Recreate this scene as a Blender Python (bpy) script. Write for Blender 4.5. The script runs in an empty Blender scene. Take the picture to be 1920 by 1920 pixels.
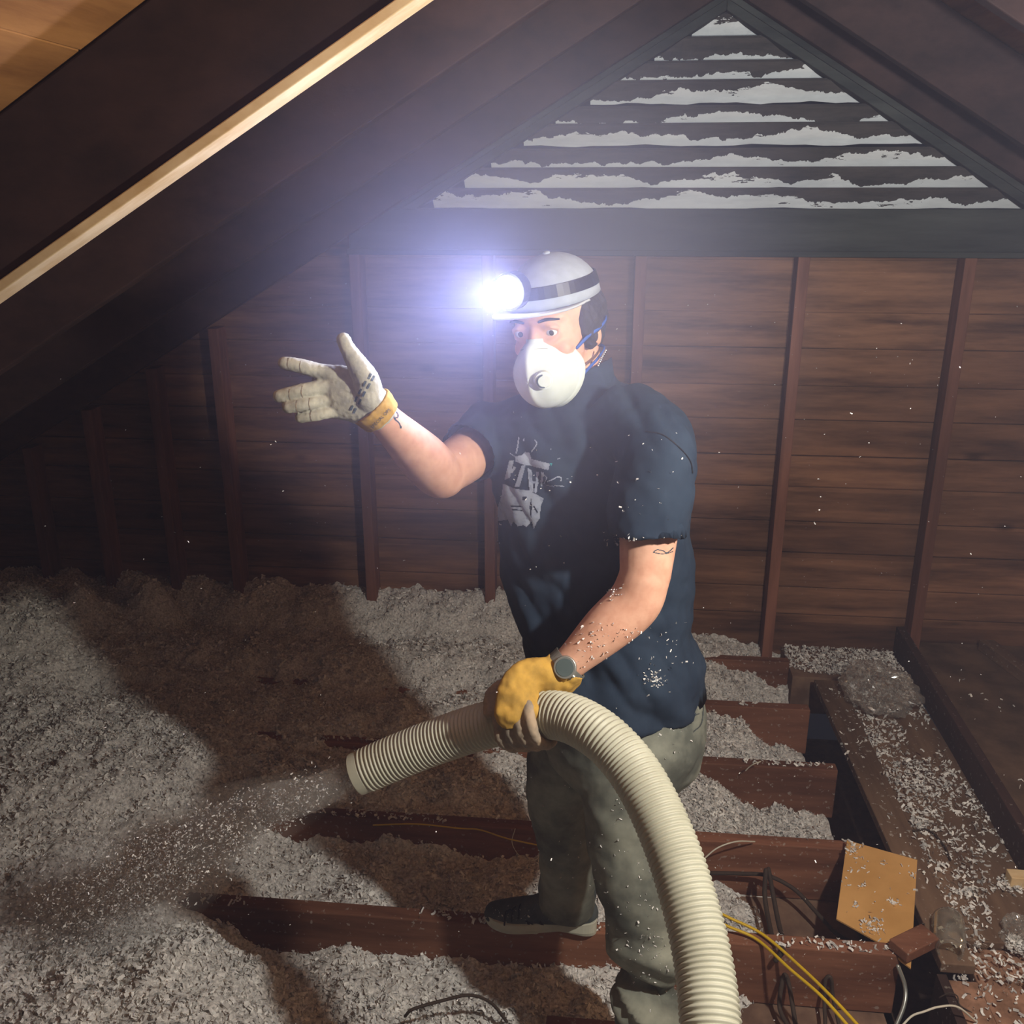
import bpy, math, random
import numpy as np
from mathutils import Vector
from mathutils.bvhtree import BVHTree
random.seed(4); rng = np.random.default_rng(7)
sc = bpy.context.scene; C = sc.collection
# ------------------------------------------------------------------ camera
FPX = 1770.0; PIT = math.radians(18.4); YAW = math.radians(5.8); CAMH = 1.85
cam = bpy.data.objects.new('camera', bpy.data.cameras.new('camera')); C.objects.link(cam)
cam.data.sensor_width = 36; cam.data.lens = FPX / 1920 * 36; cam.data.clip_start = .02
cam.location = (0, 0, CAMH); cam.rotation_euler = (math.pi/2 - PIT, 0, YAW); sc.camera = cam
# ------------------------------------------------------------------ exposure, world, lights
sc.view_settings.view_transform = 'Standard'; sc.view_settings.look = 'None'
sc.view_settings.gamma = 1; sc.view_settings.use_curve_mapping = False
sc.view_settings.exposure = 0.0
w = bpy.data.worlds.new('night'); sc.world = w; w.use_nodes = True
w.node_tree.nodes['Background'].inputs[0].default_value = (.30, .34, .5, 1)
w.node_tree.nodes['Background'].inputs[1].default_value = .02
sc.cycles.volume_step_rate = 2.0; sc.cycles.volume_bounces = 1; sc.cycles.max_bounces = 5; sc.cycles.use_adaptive_sampling = True; sc.cycles.adaptive_threshold = .03
def lamp(name, kind, loc, energy, col, size=.05, aim=None, **k):
    d = bpy.data.lights.new(name, kind); d.energy = energy; d.color = col
    if kind == 'AREA': d.size = size
    else: d.shadow_soft_size = size
    for a, b in k.items(): setattr(d, a, b)
    o = bpy.data.objects.new(name, d); C.objects.link(o); o.location = loc
    if aim is not None: o.rotation_euler = (Vector(aim) - Vector(loc)).to_track_quat('-Z', 'Y').to_euler()
    return o
lamp('work_light', 'POINT', (.82, .95, 1.84), 100, (1, .96, .88), .03)
lamp('hatch_light', 'POINT', (-.5, -.5, .75), 7, (1, .80, .62), .12)
lamp('added_right_fill', 'POINT', (2.3, 1.9, .35), 9, (1, .66, .38), .08)  # unseen warm lamp, added to light the right roof boards and wall
lamp('added_vent_spot', 'SPOT', (.25, -.2, 1.9), 175, (.86, .95, 1), .03, (.45, 3.8, 2.22), spot_size=math.radians(44), spot_blend=.9)  # unseen cool spot, added to brighten the louvred vent
HL_POWER = 34.; HAZE_D = .009; SPRAY_D = 1.1; GLOW_D = .62
# ------------------------------------------------------------------ viewing helpers: a pixel of the photo and a depth give a point in the attic
FW = np.array([-math.sin(YAW)*math.cos(PIT), math.cos(YAW)*math.cos(PIT), -math.sin(PIT)])
RT = np.array([math.cos(YAW), math.sin(YAW), 0.]); UP = np.cross(RT, FW); CAM = np.array([0, 0, CAMH])
FH = np.array([-math.sin(YAW), math.cos(YAW), 0.])
def ray(x, y): return FW + RT*(x-960)/FPX - UP*(y-960)/FPX
def Wy(x, y, Y): r = ray(x, y); return CAM + r*(Y/r[1])
def Gz(x, y, z): r = ray(x, y); return CAM + r*((z-CAMH)/r[2])
def Ad(x, y, d): return CAM + ray(x, y)*d
def unit(v): v = np.asarray(v, float); return v/np.linalg.norm(v)
# ------------------------------------------------------------------ noise
def _h(i, j, k, s):
    n = (i*374761393 + j*668265263 + k*2147483647 + s*974634777) & 0xffffffff
    n = ((n ^ (n >> 13))*1274126177) & 0xffffffff
    return ((n ^ (n >> 16)) & 0xffff)/65535.
def noise(p, s=0):
    p = np.asarray(p, float); i = np.floor(p).astype(np.int64); f = p-i; f = f*f*(3-2*f); r = 0
    for a in (0, 1):
        for b in (0, 1):
            for c in (0, 1):
                wt = (f[:, 0] if a else 1-f[:, 0])*(f[:, 1] if b else 1-f[:, 1])*(f[:, 2] if c else 1-f[:, 2])
                r = r + wt*_h(i[:, 0]+a, i[:, 1]+b, i[:, 2]+c, s)
    return r*2-1
def fbm(p, o=4, s=0):
    r = 0; a = 1
    for k in range(o): r = r + a*noise(p*2**k, s+k); a *= .5
    return r
def sst(a, b, x): t = np.clip((x-a)/(b-a), 0, 1); return t*t*(3-2*t)
# ------------------------------------------------------------------ materials
def newmat(name):
    m = bpy.data.materials.new(name); m.use_nodes = True
    return m, m.node_tree.nodes, m.node_tree.links, m.node_tree.nodes['Principled BSDF']
def ramp(N, stops):
    r = N.new('ShaderNodeValToRGB'); e = r.color_ramp.elements
    while len(e) < len(stops): e.new(.5)
    for i, (p, c) in enumerate(stops): e[i].position = p; e[i].color = (*c, 1) if len(c) == 3 else c
    return r
def noisetex(N, L, scale, mapping=(1, 1, 1), detail=6, rough=.6, off=None, coord='Object'):
    tc = N.new('ShaderNodeTexCoord'); mp = N.new('ShaderNodeMapping'); mp.inputs['Scale'].default_value = mapping
    L.new(tc.outputs[coord], mp.inputs[0])
    oi = N.new('ShaderNodeObjectInfo'); mu = N.new('ShaderNodeMath'); mu.operation = 'MULTIPLY'; mu.inputs[1].default_value = 37.
    L.new(oi.outputs['Random'], mu.inputs[0]); L.new(mu.outputs[0], mp.inputs['Location'])
    n = N.new('ShaderNodeTexNoise'); n.inputs['Scale'].default_value = scale; n.inputs['Detail'].default_value = detail
    n.inputs['Roughness'].default_value = rough; L.new(mp.outputs[0], n.inputs['Vector']); return n
def wood(name, c0, c1, axis='x', rough=.75, grain=14., knots=True, dust=.0):
    m, N, L, B = newmat(name)
    st = {'x': (.12, 1, 1), 'y': (1, .12, 1), 'z': (1, 1, .12), 'd': (.35, 1, .6)}[axis]
    n = noisetex(N, L, grain, st, 8, .65)
    r = ramp(N, [(.3, c0), (.5, tuple((a+b)/2 for a, b in zip(c0, c1))), (.72, c1)]); L.new(n.outputs[0], r.inputs[0])
    n2 = noisetex(N, L, 2.2, tuple(max(s, .3) for s in st), 3)
    mx = N.new('ShaderNodeMix'); mx.data_type = 'RGBA'; mx.blend_type = 'MULTIPLY'; mx.inputs[0].default_value = .75
    r2 = ramp(N, [(.3, (.42, .4, .4)), (.65, (1.15, 1.1, 1.05))]); L.new(n2.outputs[0], r2.inputs[0])
    L.new(r.outputs[0], mx.inputs[6]); L.new(r2.outputs[0], mx.inputs[7]); out = mx.outputs[2]
    if knots:
        vn = N.new('ShaderNodeTexVoronoi'); vn.inputs['Scale'].default_value = 3.1
        mp = N.new('ShaderNodeMapping'); tc = N.new('ShaderNodeTexCoord'); L.new(tc.outputs['Object'], mp.inputs[0])
        mp.inputs['Scale'].default_value = tuple(.55 if s < .5 else 1.2 for s in st); L.new(mp.outputs[0], vn.inputs['Vector'])
        rk = ramp(N, [(.03, (.25, .2, .2)), (.085, (1, 1, 1))]); L.new(vn.outputs['Distance'], rk.inputs[0])
        mk = N.new('ShaderNodeMix'); mk.data_type = 'RGBA'; mk.blend_type = 'MULTIPLY'; mk.inputs[0].default_value = .8
        L.new(out, mk.inputs[6]); L.new(rk.outputs[0], mk.inputs[7]); out = mk.outputs[2]
    if dust:
        nd = noisetex(N, L, 60, (1, 1, 1), 2); rd = ramp(N, [(.64, (0, 0, 0)), (.7, (dust,)*3)]); L.new(nd.outputs[0], rd.inputs[0])
        md = N.new('ShaderNodeMix'); md.data_type = 'RGBA'; L.new(rd.outputs[0], md.inputs[0]); L.new(out, md.inputs[6])
        md.inputs[7].default_value = (.5, .47, .42, 1); out = md.outputs[2]
    if name == 'siding_wood':
        tz = N.new('ShaderNodeTexCoord'); sz = N.new('ShaderNodeSeparateXYZ'); L.new(tz.outputs['Object'], sz.inputs[0])
        q = N.new('ShaderNodeMath'); q.operation = 'MULTIPLY'; q.inputs[1].default_value = 6.75; L.new(sz.outputs[2], q.inputs[0]); fl_ = N.new('ShaderNodeMath'); fl_.operation = 'FLOOR'; L.new(q.outputs[0], fl_.inputs[0])
        wn = N.new('ShaderNodeTexWhiteNoise'); wn.noise_dimensions = '1D'; L.new(fl_.outputs[0], wn.inputs['W']); rt = ramp(N, [(0, (.72, .70, .70)), (1, (1.12, 1.12, 1.12))]); L.new(wn.outputs['Value'], rt.inputs[0])
        mt = N.new('ShaderNodeMix'); mt.data_type = 'RGBA'; mt.blend_type = 'MULTIPLY'; mt.inputs[0].default_value = 1; L.new(out, mt.inputs[6]); L.new(rt.outputs[0], mt.inputs[7]); out = mt.outputs[2]
    L.new(out, B.inputs['Base Color']); B.inputs['Roughness'].default_value = rough; B.inputs['Specular IOR Level'].default_value = .25
    bp = N.new('ShaderNodeBump'); bp.inputs['Strength'].default_value = .35; bp.inputs['Distance'].default_value = .004
    L.new(n.outputs[0], bp.inputs['Height']); L.new(bp.outputs[0], B.inputs['Normal'])
    return m
def plain(name, c, rough=.6, metal=0., var=.15, scale=20., bump=0., c2=None, map=(1, 1, 1), lo=.35, hi=.65, spec=.3):
    m, N, L, B = newmat(name); n = noisetex(N, L, scale, map, 5)
    c2 = c2 or tuple(x*(1-var) for x in c); r = ramp(N, [(lo, c2), (hi, c)]); L.new(n.outputs[0], r.inputs[0])
    L.new(r.outputs[0], B.inputs['Base Color']); B.inputs['Roughness'].default_value = rough; B.inputs['Metallic'].default_value = metal
    B.inputs['Specular IOR Level'].default_value = spec
    if bump:
        bp = N.new('ShaderNodeBump'); bp.inputs['Strength'].default_value = bump; bp.inputs['Distance'].default_value = .003
        L.new(n.outputs[0], bp.inputs['Height']); L.new(bp.outputs[0], B.inputs['Normal'])
    return m
M = {}
M['siding'] = wood('siding_wood', (.062, .028, .016), (.34, .175, .10), 'x')
M['stud'] = wood('stud_wood', (.10, .042, .028), (.27, .12, .08), 'z', knots=False)
M['rafter'] = wood('rafter_wood', (.019, .010, .010), (.066, .034, .030), 'd', knots=True)
M['sheath'] = wood('roof_board_wood', (.17, .066, .016), (.42, .20, .06), 'y')
M['joist'] = wood('joist_wood', (.11, .044, .026), (.32, .145, .085), 'x', dust=.4)
M['lath'] = wood('new_pine', (.62, .42, .2), (.85, .68, .42), 'd', knots=False, grain=24)
M['beam'] = wood('beam_wood', (.022, .027, .027), (.065, .072, .068), 'x', knots=False)
M['board'] = wood('floor_board_wood', (.10, .06, .04), (.25, .165, .11), 'y', dust=.6)
M['darkboard'] = wood('dark_board_wood', (.03, .016, .014), (.075, .042, .034), 'y', dust=.3)
M['ply'] = plain('dusty_panel', (.16, .10, .065), .85, scale=7, c2=(.07, .045, .03), bump=.4)
M['plaster'] = plain('old_plaster', (.36, .20, .13), .9, scale=18, c2=(.16, .085, .05), bump=1.)
M['gyp'] = plain('ceiling_back', (.24, .15, .10), .9, scale=9, c2=(.12, .07, .05), bump=.6)
M['cover'] = plain('hardboard', (.64, .36, .13), .55, scale=6, c2=(.52, .28, .09))
M['insul'] = plain('cellulose', (.80, .78, .74), .95, scale=120, c2=(.36, .35, .34), bump=.8, spec=.1)
M['flake'] = plain('cellulose_flake', (.94, .93, .89), .95, scale=30, c2=(.46, .45, .44), spec=.1)
M['hose'] = plain('hose_plastic', (.48, .48, .38), .5, scale=12, c2=(.40, .395, .305))
M['skin'] = plain('skin', (.70, .40, .28), .5, scale=35, c2=(.60, .31, .21), bump=.15)
M['shirt'] = plain('shirt_cotton', (.028, .044, .070), .9, scale=9, c2=(.017, .028, .048), bump=.2, spec=.15)
M['print'] = plain('shirt_print', (.30, .34, .42), .8, scale=60, c2=(.16, .19, .26), lo=.3, hi=.5)
M['trouser'] = plain('dusty_canvas', (.30, .31, .25), .9, scale=7, c2=(.10, .108, .092), bump=.4, lo=.38, hi=.7, spec=.15)
M['hair'] = plain('hair', (.035, .03, .032), .7, scale=90, bump=.6)
M['cap'] = plain('cap_cloth', (.33, .36, .42), .8, scale=50)
M['capbrim'] = plain('cap_brim', (.45, .47, .50), .7)
M['mask'] = plain('mask_fibre', (.70, .75, .72), .8, scale=14, c2=(.58, .63, .60), bump=.15)
M['blue'] = plain('blue_elastic', (.03, .09, .36), .6)
M['glove'] = plain('knit_glove', (.52, .50, .40), .9, scale=45, c2=(.36, .35, .29), bump=.5)
M['gcuff'] = plain('yellow_knit', (.56, .33, .06), .85, scale=30, c2=(.38, .23, .05), bump=.4)
M['gdot'] = plain('glove_dots', (.10, .13, .16), .6)
M['latex'] = plain('dirty_latex', (.40, .30, .20), .8, scale=25, c2=(.22, .19, .15), bump=.5)
M['ink'] = plain('ink', (.05, .07, .09), .6)
M['shoe'] = plain('shoe_fabric', (.085, .10, .10), .85, scale=18, c2=(.045, .055, .058), bump=.3)
M['sole'] = plain('shoe_sole', (.55, .55, .45), .7, scale=20)
M['black'] = plain('black_plastic', (.015, .015, .018), .4)
M['steel'] = plain('watch_steel', (.45, .47, .44), .35, metal=.7)
M['dial'] = plain('watch_glass', (.10, .13, .13), .15)
M['chain'] = plain('silver', (.8, .8, .8), .25, metal=1)
M['yel'] = plain('yellow_cable', (.72, .48, .02), .45)
M['wht'] = plain('white_cable', (.65, .62, .52), .5)
M['old'] = plain('old_cable', (.055, .038, .028), .8, scale=60, bump=.5)
M['eyew'] = plain('eye_white', (.75, .72, .7), .2); M['iris'] = plain('iris', (.06, .05, .04), .15)
# weathered louvre board: bare wood with flaking white paint along the lower edge
m, N, L, B = newmat('louvre_paint'); M['louvre'] = m
tc = N.new('ShaderNodeTexCoord'); sx = N.new('ShaderNodeSeparateXYZ'); L.new(tc.outputs['Object'], sx.inputs[0])
n1 = noisetex(N, L, 3.4, (1, 0, .4), 8, .62); n2 = noisetex(N, L, 16, (.25, 1, 1), 6, .7)
def mth(op, a, b):
    q = N.new('ShaderNodeMath'); q.operation = op
    for i, v in enumerate((a, b)):
        if isinstance(v, (int, float)): q.inputs[i].default_value = v
        else: L.new(v, q.inputs[i])
    return q.outputs[0]
lim = mth('ADD', mth('MULTIPLY', mth('SUBTRACT', n1.outputs[0], .40), .20), .016)
cut = mth('GREATER_THAN', lim, mth('ADD', sx.outputs[2], mth('MULTIPLY', mth('SUBTRACT', n2.outputs[0], .5), .03)))
n3 = noisetex(N, L, 9, (.5, 0, 2.2), 5, .75)
cut = mth('MULTIPLY', cut, mth('LESS_THAN', n3.outputs[0], mth('SUBTRACT', .70, mth('MULTIPLY', sx.outputs[2], 3.2))))
rw = ramp(N, [(.3, (.034, .032, .032)), (.7, (.10, .085, .08))]); L.new(n2.outputs[0], rw.inputs[0])
rp = ramp(N, [(.3, (.74, .75, .76)), (.6, (.92, .93, .93))]); L.new(n2.outputs[0], rp.inputs[0])
mx = N.new('ShaderNodeMix'); mx.data_type = 'RGBA'; L.new(cut, mx.inputs[0]); L.new(rw.outputs[0], mx.inputs[6]); L.new(rp.outputs[0], mx.inputs[7])
L.new(mx.outputs[2], B.inputs['Base Color']); B.inputs['Roughness'].default_value = .8
def clear(name, tint, haze, gloss, rough):
    m, N, L, B = newmat(name); N.remove(B); t = N.new('ShaderNodeBsdfTransparent'); t.inputs[0].default_value = (*tint, 1)
    g = N.new('ShaderNodeBsdfGlossy'); g.inputs['Roughness'].default_value = rough; d = N.new('ShaderNodeBsdfDiffuse'); d.inputs[0].default_value = (.75, .73, .68, 1)
    lw = N.new('ShaderNodeLayerWeight'); lw.inputs[0].default_value = .35; mu = N.new('ShaderNodeMath'); mu.operation = 'MULTIPLY_ADD'; mu.inputs[1].default_value = gloss; mu.inputs[2].default_value = .06
    L.new(lw.outputs['Facing'], mu.inputs[0]); a = N.new('ShaderNodeMixShader'); L.new(mu.outputs[0], a.inputs[0]); L.new(t.outputs[0], a.inputs[1]); L.new(g.outputs[0], a.inputs[2])
    n = noisetex(N, L, 30, (1, 1, 1), 3); r = ramp(N, [(.35, (haze*.4,)*3), (.7, (haze,)*3)]); L.new(n.outputs[0], r.inputs[0])
    b = N.new('ShaderNodeMixShader'); L.new(r.outputs[0], b.inputs[0]); L.new(a.outputs[0], b.inputs[1]); L.new(d.outputs[0], b.inputs[2]); L.new(b.outputs[0], N['Material Output'].inputs[0]); return m
M['film'] = clear('clear_film', (.96, .96, .96), .16, .55, .16); M['jar'] = clear('dusty_glass', (.93, .92, .86), .14, .7, .12)
m, N, L, B = newmat('lamp_lens'); M['lens'] = m; B.inputs['Emission Color'].default_value = (.86, .9, 1, 1); B.inputs['Emission Strength'].default_value = 60
# ------------------------------------------------------------------ object helpers
ORG = {}
def tag(o, label=None, cat=None, group=None, kind=None):
    if label: o['label'] = label
    if cat: o['category'] = cat
    if group: o['group'] = group
    if kind: o['kind'] = kind
    return o
def thing(name, loc, label, cat, group=None):
    o = bpy.data.objects.new(name, None); C.objects.link(o); o.location = tuple(loc); o.empty_display_size = .05
    ORG[o.name] = np.array(loc, float); return tag(o, label, cat, group)
def build(name, parts, mat, parent=None, smooth=False, bevel=0, org=None, subd=0):
    """parts: list of (verts, faces) in attic coordinates, linked as one mesh object"""
    V = []; Fc = []; k = 0
    for v, f in parts:
        v = np.asarray(v, float); V.append(v); Fc += [tuple(i+k for i in q) for q in f]; k += len(v)
    V = np.concatenate(V)
    if parent is not None: o0 = ORG[parent.name]
    elif org is not None: o0 = np.array(org, float)
    else: o0 = np.array([(V[:, 0].min()+V[:, 0].max())/2, (V[:, 1].min()+V[:, 1].max())/2, V[:, 2].min()])
    loc = o0 if parent is None else (np.zeros(3) if org is None else np.array(org)-o0)
    if parent is not None and org is not None: base = np.array(org, float)
    else: base = o0
    me = bpy.data.meshes.new(name); me.from_pydata((V-base).tolist(), [], Fc); me.update()
    if smooth: me.polygons.foreach_set('use_smooth', [True]*len(me.polygons))
    me.materials.append(mat if not isinstance(mat, str) else M[mat])
    o = bpy.data.objects.new(name, me); C.objects.link(o); o.location = tuple(loc)
    if parent is not None: o.parent = parent
    ORG[o.name] = base
    if bevel:
        b = o.modifiers.new('edge', 'BEVEL'); b.width = bevel; b.segments = 2; b.limit_method = 'ANGLE'
    if subd:
        s = o.modifiers.new('sub', 'SUBSURF'); s.levels = s.render_levels = subd
    return o
BF = [(0, 3, 2, 1), (4, 5, 6, 7), (0, 1, 5, 4), (1, 2, 6, 5), (2, 3, 7, 6), (3, 0, 4, 7)]
def box(x0, x1, y0, y1, z0, z1):
    return [(x0, y0, z0), (x1, y0, z0), (x1, y1, z0), (x0, y1, z0), (x0, y0, z1), (x1, y0, z1), (x1, y1, z1), (x0, y1, z1)], BF
def hexa(p): return p, BF
def slab(poly, vec):
    """closed prism from a planar polygon swept along vec"""
    n = len(poly); a = [np.array(p, float) for p in poly]; b = [p+np.array(vec) for p in a]
    return a+b, [tuple(range(n))[::-1], tuple(range(n, 2*n))]+[(i, (i+1) % n, n+(i+1) % n, n+i) for i in range(n)]
def spline(pts, n=8):
    """Catmull-Rom through rows of numbers"""
    P = np.array(pts, float)
    if len(P) < 3: return np.array([P[0]+(P[-1]-P[0])*t for t in np.linspace(0, 1, n+1)])
    Q = np.vstack([2*P[0]-P[1], P, 2*P[-1]-P[-2]]); out = []
    for i in range(1, len(Q)-2):
        for t in np.arange(n)/n:
            a, b, c, d = Q[i-1:i+3]
            out.append(.5*((2*b)+(-a+c)*t+(2*a-5*b+4*c-d)*t*t+(-a+3*b-3*c+d)*t**3))
    out.append(P[-1]); return np.array(out)
def tube(pts, rad, n=10, sub=6, caps=True, hint=(0, 0, 1), flat=1., round_ends=True):
    """tube through points; rad a number, a list, or list of (ra, rb): ra across hint, rb along hint"""
    P = np.array([tuple(p) for p in pts], float); m = len(P)
    if np.isscalar(rad): R = np.full((m, 2), rad)
    else: R = np.array([(r, r*flat) if np.isscalar(r) else r for r in rad], float)
    S = spline(np.hstack([P, R]), sub) if sub > 1 else np.hstack([P, R])
    P, R = S[:, :3], np.maximum(S[:, 3:], 1e-4)
    T = np.gradient(P, axis=0); T /= np.linalg.norm(T, axis=1)[:, None]+1e-12
    if round_ends:
        a = []; 
        for th in (80, 55, 30):
            t = math.radians(th); a.append((P[0]-T[0]*R[0].mean()*math.sin(t), R[0]*math.cos(t), T[0]))
        z = []
        for th in (30, 55, 80):
            t = math.radians(th); z.append((P[-1]+T[-1]*R[-1].mean()*math.sin(t), R[-1]*math.cos(t), T[-1]))
        P = np.vstack([[q[0] for q in a], P, [q[0] for q in z]]); R = np.vstack([[q[1] for q in a], R, [q[1] for q in z]]); T = np.vstack([[q[2] for q in a], T, [q[2] for q in z]])
    h = np.array(hint, float); V = []; Fc = []
    for p, t, r in zip(P, T, R):
        u = np.cross(h, t)
        if np.linalg.norm(u) < .05: u = np.cross((1, .3, 0), t)
        u = unit(u); v = np.cross(t, u)
        for k in range(n):
            a = 2*math.pi*k/n; V.append(p+u*r[0]*math.cos(a)+v*r[1]*math.sin(a))
    for i in range(len(P)-1):
        for k in range(n): Fc.append((i*n+k, i*n+(k+1) % n, (i+1)*n+(k+1) % n, (i+1)*n+k))
    if caps: Fc.append(tuple(range(n))[::-1]); Fc.append(tuple((len(P)-1)*n+k for k in range(n)))
    return np.array(V), Fc
def ball(c, r, ax=None, n=20, mth=12, keep=None):
    """ellipsoid: centre, radii, optional axes (3 rows)"""
    r = (r, r, r) if np.isscalar(r) else r; ax = np.eye(3) if ax is None else ax; V = []; Fc = []
    for i in range(mth+1):
        th = math.pi*(i+.02 if i == 0 else i-.02 if i == mth else i)/mth
        for k in range(n):
            a = 2*math.pi*k/n; l = (r[0]*math.sin(th)*math.cos(a), r[1]*math.sin(th)*math.sin(a), r[2]*math.cos(th))
            V.append(np.array(c)+l[0]*ax[0]+l[1]*ax[1]+l[2]*ax[2])
    for i in range(mth):
        for k in range(n): Fc.append((i*n+k, (i+1)*n+k, (i+1)*n+(k+1) % n, i*n+(k+1) % n))
    Fc.append(tuple(range(n))); Fc.append(tuple(mth*n+k for k in range(n))[::-1])
    return np.array(V), Fc
def rings(rows, n=28):
    """loft of rows (centre, u, v) with u, v half-axis vectors"""
    V = []; Fc = []
    for c, u, v in rows:
        for k in range(n):
            a = 2*math.pi*k/n; V.append(np.array(c)+np.array(u)*math.cos(a)+np.array(v)*math.sin(a))
    for i in range(len(rows)-1):
        for k in range(n): Fc.append((i*n+k, (i+1)*n+k, (i+1)*n+(k+1) % n, i*n+(k+1) % n))
    Fc.append(tuple(range(n))); Fc.append(tuple((len(rows)-1)*n+k for k in range(n))[::-1]); return np.array(V), Fc
def fuse(name, parts, mat, parent, voxel=.006, smooth=4, disp=None, cuts=None, org=None):
    """grow the pieces together into one continuous surface"""
    o = build(name, parts, mat, parent, org=org)
    r = o.modifiers.new('grow', 'REMESH'); r.mode = 'VOXEL'; r.voxel_size = voxel; r.use_smooth_shade = True
    if smooth:
        s = o.modifiers.new('relax', 'SMOOTH'); s.factor = .5; s.iterations = smooth
    if cuts:
        c = build('cut', cuts, mat, parent, org=org)
        b = o.modifiers.new('cut', 'BOOLEAN'); b.operation = 'DIFFERENCE'; b.object = c; b.solver = 'EXACT'
    dg = bpy.context.evaluated_depsgraph_get(); dg.update()
    me = bpy.data.meshes.new_from_object(o.evaluated_get(dg)); o.modifiers.clear(); old = o.data; o.data = me; bpy.data.meshes.remove(old); me.name = name
    if cuts: cm = c.data; bpy.data.objects.remove(c); bpy.data.meshes.remove(cm)
    n = len(me.vertices)
    if disp and n:
        co = np.empty(n*3); me.vertices.foreach_get('co', co); co = co.reshape(-1, 3); nm = np.empty(n*3); me.vertices.foreach_get('normal', nm); nm = nm.reshape(-1, 3)
        co = co+nm*disp(co+ORG[o.name])[:, None]; me.vertices.foreach_set('co', co.ravel())
    me.polygons.foreach_set('use_smooth', [True]*len(me.polygons)); me.update()
    if not me.materials: me.materials.append(M[mat])
    return o
def bvh(*obs):
    V = []; Fc = []; k = 0
    for o in obs:
        b = ORG[o.name]; V += [Vector(v.co)+Vector(b) for v in o.data.vertices]
        Fc += [tuple(i+k for i in p.vertices) for p in o.data.polygons]; k = len(V)
    return BVHTree.FromPolygons(V, Fc)
def hit(T, x, y, off=.0015):
    r = Vector(ray(x, y)).normalized(); h = T.ray_cast(Vector(CAM), r)
    return None if h[0] is None else np.array(h[0])+np.array(h[1] if h[1].dot(r) < 0 else -h[1])*off
def inside(x, y, poly):
    c = False; j = len(poly)-1
    for i in range(len(poly)):
        (xi, yi), (xj, yj) = poly[i], poly[j]
        if (yi > y) != (yj > y) and x < (xj-xi)*(y-yi)/(yj-yi)+xi: c = not c
        j = i
    return c
def patch(T, polys, step=3., holes=(), off=.0015):
    """a printed or inked figure lying on the surface"""
    V = {}; vl = []; Fc = []
    def g(i, j):
        if (i, j) not in V:
            p = hit(T, i*step, j*step, off); V[(i, j)] = None if p is None else len(vl)
            if p is not None: vl.append(p)
        return V[(i, j)]
    for poly in polys:
        xs = [p[0] for p in poly]; ys = [p[1] for p in poly]
        for i in range(int(min(xs)/step)-1, int(max(xs)/step)+2):
            for j in range(int(min(ys)/step)-1, int(max(ys)/step)+2):
                cx, cy = (i+.5)*step, (j+.5)*step
                if inside(cx, cy, poly) and not any(inside(cx, cy, h) for h in holes):
                    q = (g(i, j), g(i, j+1), g(i+1, j+1), g(i+1, j))
                    if None not in q and np.ptp([vl[k][1] for k in q]) < .05: Fc.append(q)
    return np.array(vl), list(dict.fromkeys(Fc))
def stroke(pts, wd):
    """polygons of a pen stroke in photo pixels"""
    S = spline(pts, 5); out = []
    for a, b in zip(S[:-1], S[1:]):
        d = b-a; l = math.hypot(*d)+1e-6; nx, ny = -d[1]/l*wd/2, d[0]/l*wd/2; e = d/l*wd*.2
        out.append([(a[0]+nx-e[0], a[1]+ny-e[1]), (b[0]+nx+e[0], b[1]+ny+e[1]), (b[0]-nx+e[0], b[1]-ny+e[1]), (a[0]-nx-e[0], a[1]-ny-e[1])])
    return out
# flakes: small bent slips of paper fibre
def flakes(P, size, nrm=None):
    P = np.asarray(P); n = len(P); s = np.asarray(size)*np.ones(n); s = s*rng.uniform(.5, 1.5, n)
    a = rng.normal(size=(n, 3)); a[:, 2] *= .6; a /= np.linalg.norm(a, axis=1)[:, None]
    b = np.cross(a, rng.normal(size=(n, 3))); b /= np.linalg.norm(b, axis=1)[:, None]
    c = np.cross(a, b); wd = s*rng.uniform(.25, .5, n)
    bend = (rng.uniform(-.5, .5, n)*s)[:, None]*c
    V = np.stack([P-a*s[:, None]/2-b*wd[:, None]/2, P-a*s[:, None]/2+b*wd[:, None]/2, P+bend+b*wd[:, None]/2, P+bend-b*wd[:, None]/2, P+a*s[:, None]/2+b*wd[:, None]/2, P+a*s[:, None]/2-b*wd[:, None]/2], 1)
    k = np.arange(n)[:, None]*6
    F = np.concatenate([k+np.array([[0, 1, 2, 3]]), k+np.array([[3, 2, 4, 5]])])
    return V.reshape(-1, 3), F.tolist()
#@@STRUCTURE
# ================================================================== THE SETTING
ZL = lambda x: 2.31+.59*x          # underside of the left rafters
ZR = lambda x: 2.755-.59*x         # underside of the right rafters
AX = .377; RD = .232               # ridge x, vertical depth of a rafter
XEL, XER = -3.75, 4.5
# gable wall of horizontal boards
bs = []; z = -.2; hs = [.135, .2, .125, .16, .14, .15, .135, .15, .14, .15, .14, .2, .15]
i = 0
while z < 1.7:
    h = hs[i % len(hs)]; z1 = min(z+h, 1.75)
    xl = max(XEL-.3, (z-2.5)/.59-.1); d = .003*math.sin(i*2.3)
    bs.append(hexa([(xl, 3.86+d, z+.002), (XER, 3.86+d, z+.002), (XER, 3.885, z+.002), (xl, 3.885, z+.002), (xl, 3.86-d, z1-.002), (XER, 3.86-d, z1-.002), (XER, 3.885, z1-.002), (xl, 3.885, z1-.002)]))
    bs.append(box(xl, XER, 3.872, 3.884, z1-.004, z1+.004)); z = z1; i += 1
tag(build('wall_back', bs, 'siding', bevel=.0015), kind='structure')
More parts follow.
